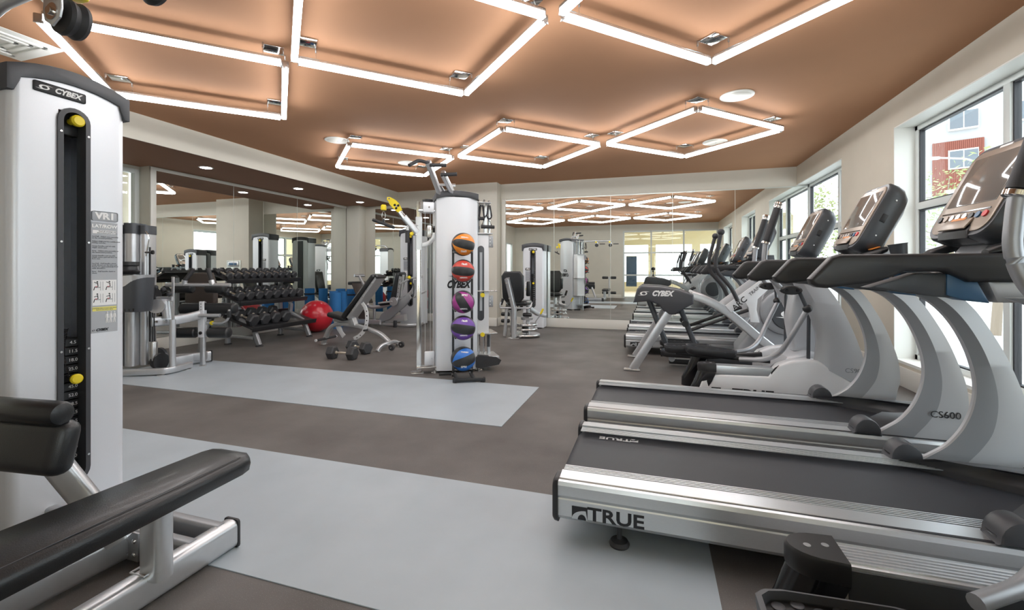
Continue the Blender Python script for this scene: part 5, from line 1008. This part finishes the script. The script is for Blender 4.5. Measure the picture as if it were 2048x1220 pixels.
# local x = right, y = away from camera; uprights at x=+-.135
for s in (-1, 1):
    rb(MB().rtube([(s*.105, .10, .04), (s*.105, .10, 1.50-(.06 if s > 0 else 0))], .025, .025, up=(0, 1, 0), r=.004)).done('upright', RB, 'black')
    rb(MB().rtube([(s*.09, .12, .03), (s*.09+.02, -.20, .03)], .032, .032, r=.005)).done('base_arm', RB, 'black')
rb(MB().rtube([(-.10, -.20, .03), (.21, -.20, .03)], .035, .035, r=.005)).done('base_bar', RB, 'black'); rb(MB().rtube([(-.26, .10, .03), (-.125, .10, .03)], .03, .03, r=.005)).done('base_bar', RB, 'black')
for x in (-.105, .215): rb(MB().box(x-.012, x+.012, -.222, -.178, .008, .052, .004)).done('end_cap', RB, 'rubber')
for x, y in ((-.09, -.20), (.19, -.20), (-.105, .10), (.105, .10)): rb(MB().cyl((x, y, 0), (x, y, .016), .014, 10)).done('foot', RB, 'rubber')
BZ = [(1.468, .127, 'orange', 'orange and black medicine ball on the top tier of the ball rack', (.08, .2, .3), .75), (1.180, .125, 'redband', 'red and black medicine ball on the second tier of the ball rack', (.05, .1, -.1), .2),
      (.842, .125, 'magenta', 'magenta and black medicine ball on the middle tier of the ball rack', (.3, 1.0, .2), .9), (.560, .134, 'purple', 'purple and black medicine ball on the fourth tier of the ball rack', (.05, .15, .05), -1), (.220, .134, 'bluebnd', 'blue and black medicine ball on the lowest tier of the ball rack', (.0, -.3, .35), 0)]
M['orange2'] = mat('ball_orange', (.80, .27, .03), .4); M['redband'] = mat('ball_red', (.62, .07, .05), .4); M['magenta'] = mat('ball_magenta', (.35, .05, .26), .4); M['purple'] = mat('ball_purple', (.17, .07, .38), .4); M['bluebnd'] = mat('ball_blue', (.03, .17, .58), .4); M['ballblk'] = mat('ball_black', (.025, .026, .028), .38, bump=.2, bscale=400)
from mathutils import Euler
for i, (z, r, cm, lb, eu, _) in enumerate(BZ):
    cm = 'orange2' if cm == 'orange' else cm
    for s in (-1, 1): rb(MB().tube([(s*.105, .09, z-r*.62), (s*.085, -.13, z-r*.74), (s*.085, -.145, z-r*.66)], .010, 8)).done('ball_arm', RB, 'black')
    rb(MB().tube([(-.105, .10, z-r*.62), (.105, .10, z-r*.62)], .010, 8)).done('ball_arm', RB, 'black')
    c = RM[RB.name] @ V((0, -.035, z)); tb = thing('medicine_ball', lb, 'ball', c, group='medicine balls on the rack')
    Rm = (Matrix.Rotation(.46, 4, 'Z') @ Euler(eu).to_matrix().to_4x4()).to_3x3()
    mb = MB(); NL, NP = 48, 28; mb.use('ballblk'); mb.use(cm)
    vs = [c+Rm @ V((-r, 0, 0))]; fs = []; ms = []
    for p in range(1, NP):
        a = math.pi*p/NP
        for l in range(NL):
            wd = 22*math.sin(a)**.8; j = l % 12; of = (45-wd)*j/4 if j <= 4 else (45-wd+2*wd*(j-4)/4 if j <= 8 else 45+wd+(45-wd)*(j-8)/4)
            b = math.radians(90*(l//12)+of)
            sc = r*(1-.009*(1 if j in (4, 8) else 0)); vs.append(c+Rm @ V((-math.cos(a)*r, math.sin(a)*math.cos(b)*sc, math.sin(a)*math.sin(b)*sc)))
    vs.append(c+Rm @ V((r, 0, 0)))
    isc = lambda l, p: 1 if 4 <= l % 12 < 8 and 1 <= p < NP-2 else 0
    for l in range(NL): fs.append((0, 1+(l+1) % NL, 1+l)); ms.append(0)
    for p in range(NP-2):
        for l in range(NL):
            q = 1+p*NL; fs.append((q+l, q+(l+1) % NL, q+NL+(l+1) % NL, q+NL+l)); ms.append(isc(l, p+1))
    for l in range(NL): q = 1+(NP-2)*NL; fs.append((len(vs)-1, q+l, q+(l+1) % NL)); ms.append(0)
    k = len(mb.v); mb.v = [tuple(v) for v in vs]; mb.f = fs; mb.m = ms; mb.done('ball_skin', tb, sharp=60)
    tocam = V((-c.x, -c.y, 1.2-c.z)).normalized()
    for el, s_, sz in ((.62, 'SPRI', .05), (-.62, 'XERBALL', .032)):
        rt = V((-tocam.y, tocam.x, 0)).normalized()*-1; rt = V((0, 0, 1)).cross(-tocam).normalized()*-1; rt = tocam.cross(V((0, 0, 1))).normalized()*-1
        n_ = (tocam*math.cos(el)+V((0, 0, 1))*math.sin(el)).normalized(); n_ = (n_+rt*(.12 if el > 0 else .05)).normalized(); u_ = rt-(n_*rt.dot(n_)); u_.normalize(); v_ = n_.cross(u_)
        if i in (1, 3, 4) and el > 0 or i == 0 and el < 0: u_, v_ = -u_, -v_
        text('SPRI' if (el > 0) != (i in (0, 4)) else 'XERBALL', .034 if (el > 0) != (i in (0, 4)) else .02, c+n_*(r+.0012), u_, v_, 'whiteink', tb, bold=.001)
# ================================================================ PHOTOGRAPHER'S CAMERA ON TRIPOD (seen in the far mirror)
t = thing('camera_on_tripod', 'black camera on a tripod reflected in the far mirror in front of the glass partition', 'camera', (.09, -.27, 0))
c = V((0, 0, 1.2))-FWD*.16
MB().obox(c, RGT, -FWD, (0, 0, 1), .145, .07, .10, .012).obox(c+V((0, 0, .06)), RGT, -FWD, (0, 0, 1), .06, .06, .03, .01).done('camera_body', t, 'black'); MB().lathe(c+FWD*.035, FWD, [(0, .034), (.05, .036), (.075, .042), (.078, .036), (.05, .03)], 24).done('lens', t, 'gloss')
MB().obox(c-V((0, 0, .09)), RGT, FWD, (0, 0, 1), .06, .06, .07, .01).cyl(c-V((0, 0, .09)), c-V((0, 0, .09))-FWD*.10-RGT*.08, .010, 8).done('tripod_head', t, 'black')
MB().cyl(c-V((0, 0, .12)), c-V((0, 0, .55)), .014, 12).done('centre_column', t, 'black')
for k in range(3):
    a = k*2.094+YAW+math.pi/2+math.pi; MB().cyl(c-V((0, 0, .18)), (c.x+math.cos(a)*.36, c.y+math.sin(a)*.36, .01), .014, 10, .009).done('leg', t, 'black')

t = thing('wall_display', 'silver display holder on the pilaster, visible in the left mirror', 'wall display', (-3.72, 8.79, 1.1))
MB().box(-3.95, -3.48, 8.785, 8.798, .88, 1.42, .004).done('acrylic_board', t, 'trim2'); MB().box(-3.90, -3.53, 8.765, 8.79, 1.26, 1.40, .02).done('header', t, 'silver'); MB().box(-3.90, -3.53, 8.765, 8.79, .92, 1.04, .02).done('lower_holder', t, 'silver'); MB().box(-3.84, -3.59, 8.762, 8.768, 1.30, 1.36, .01).done('label_window', t, 'blue')
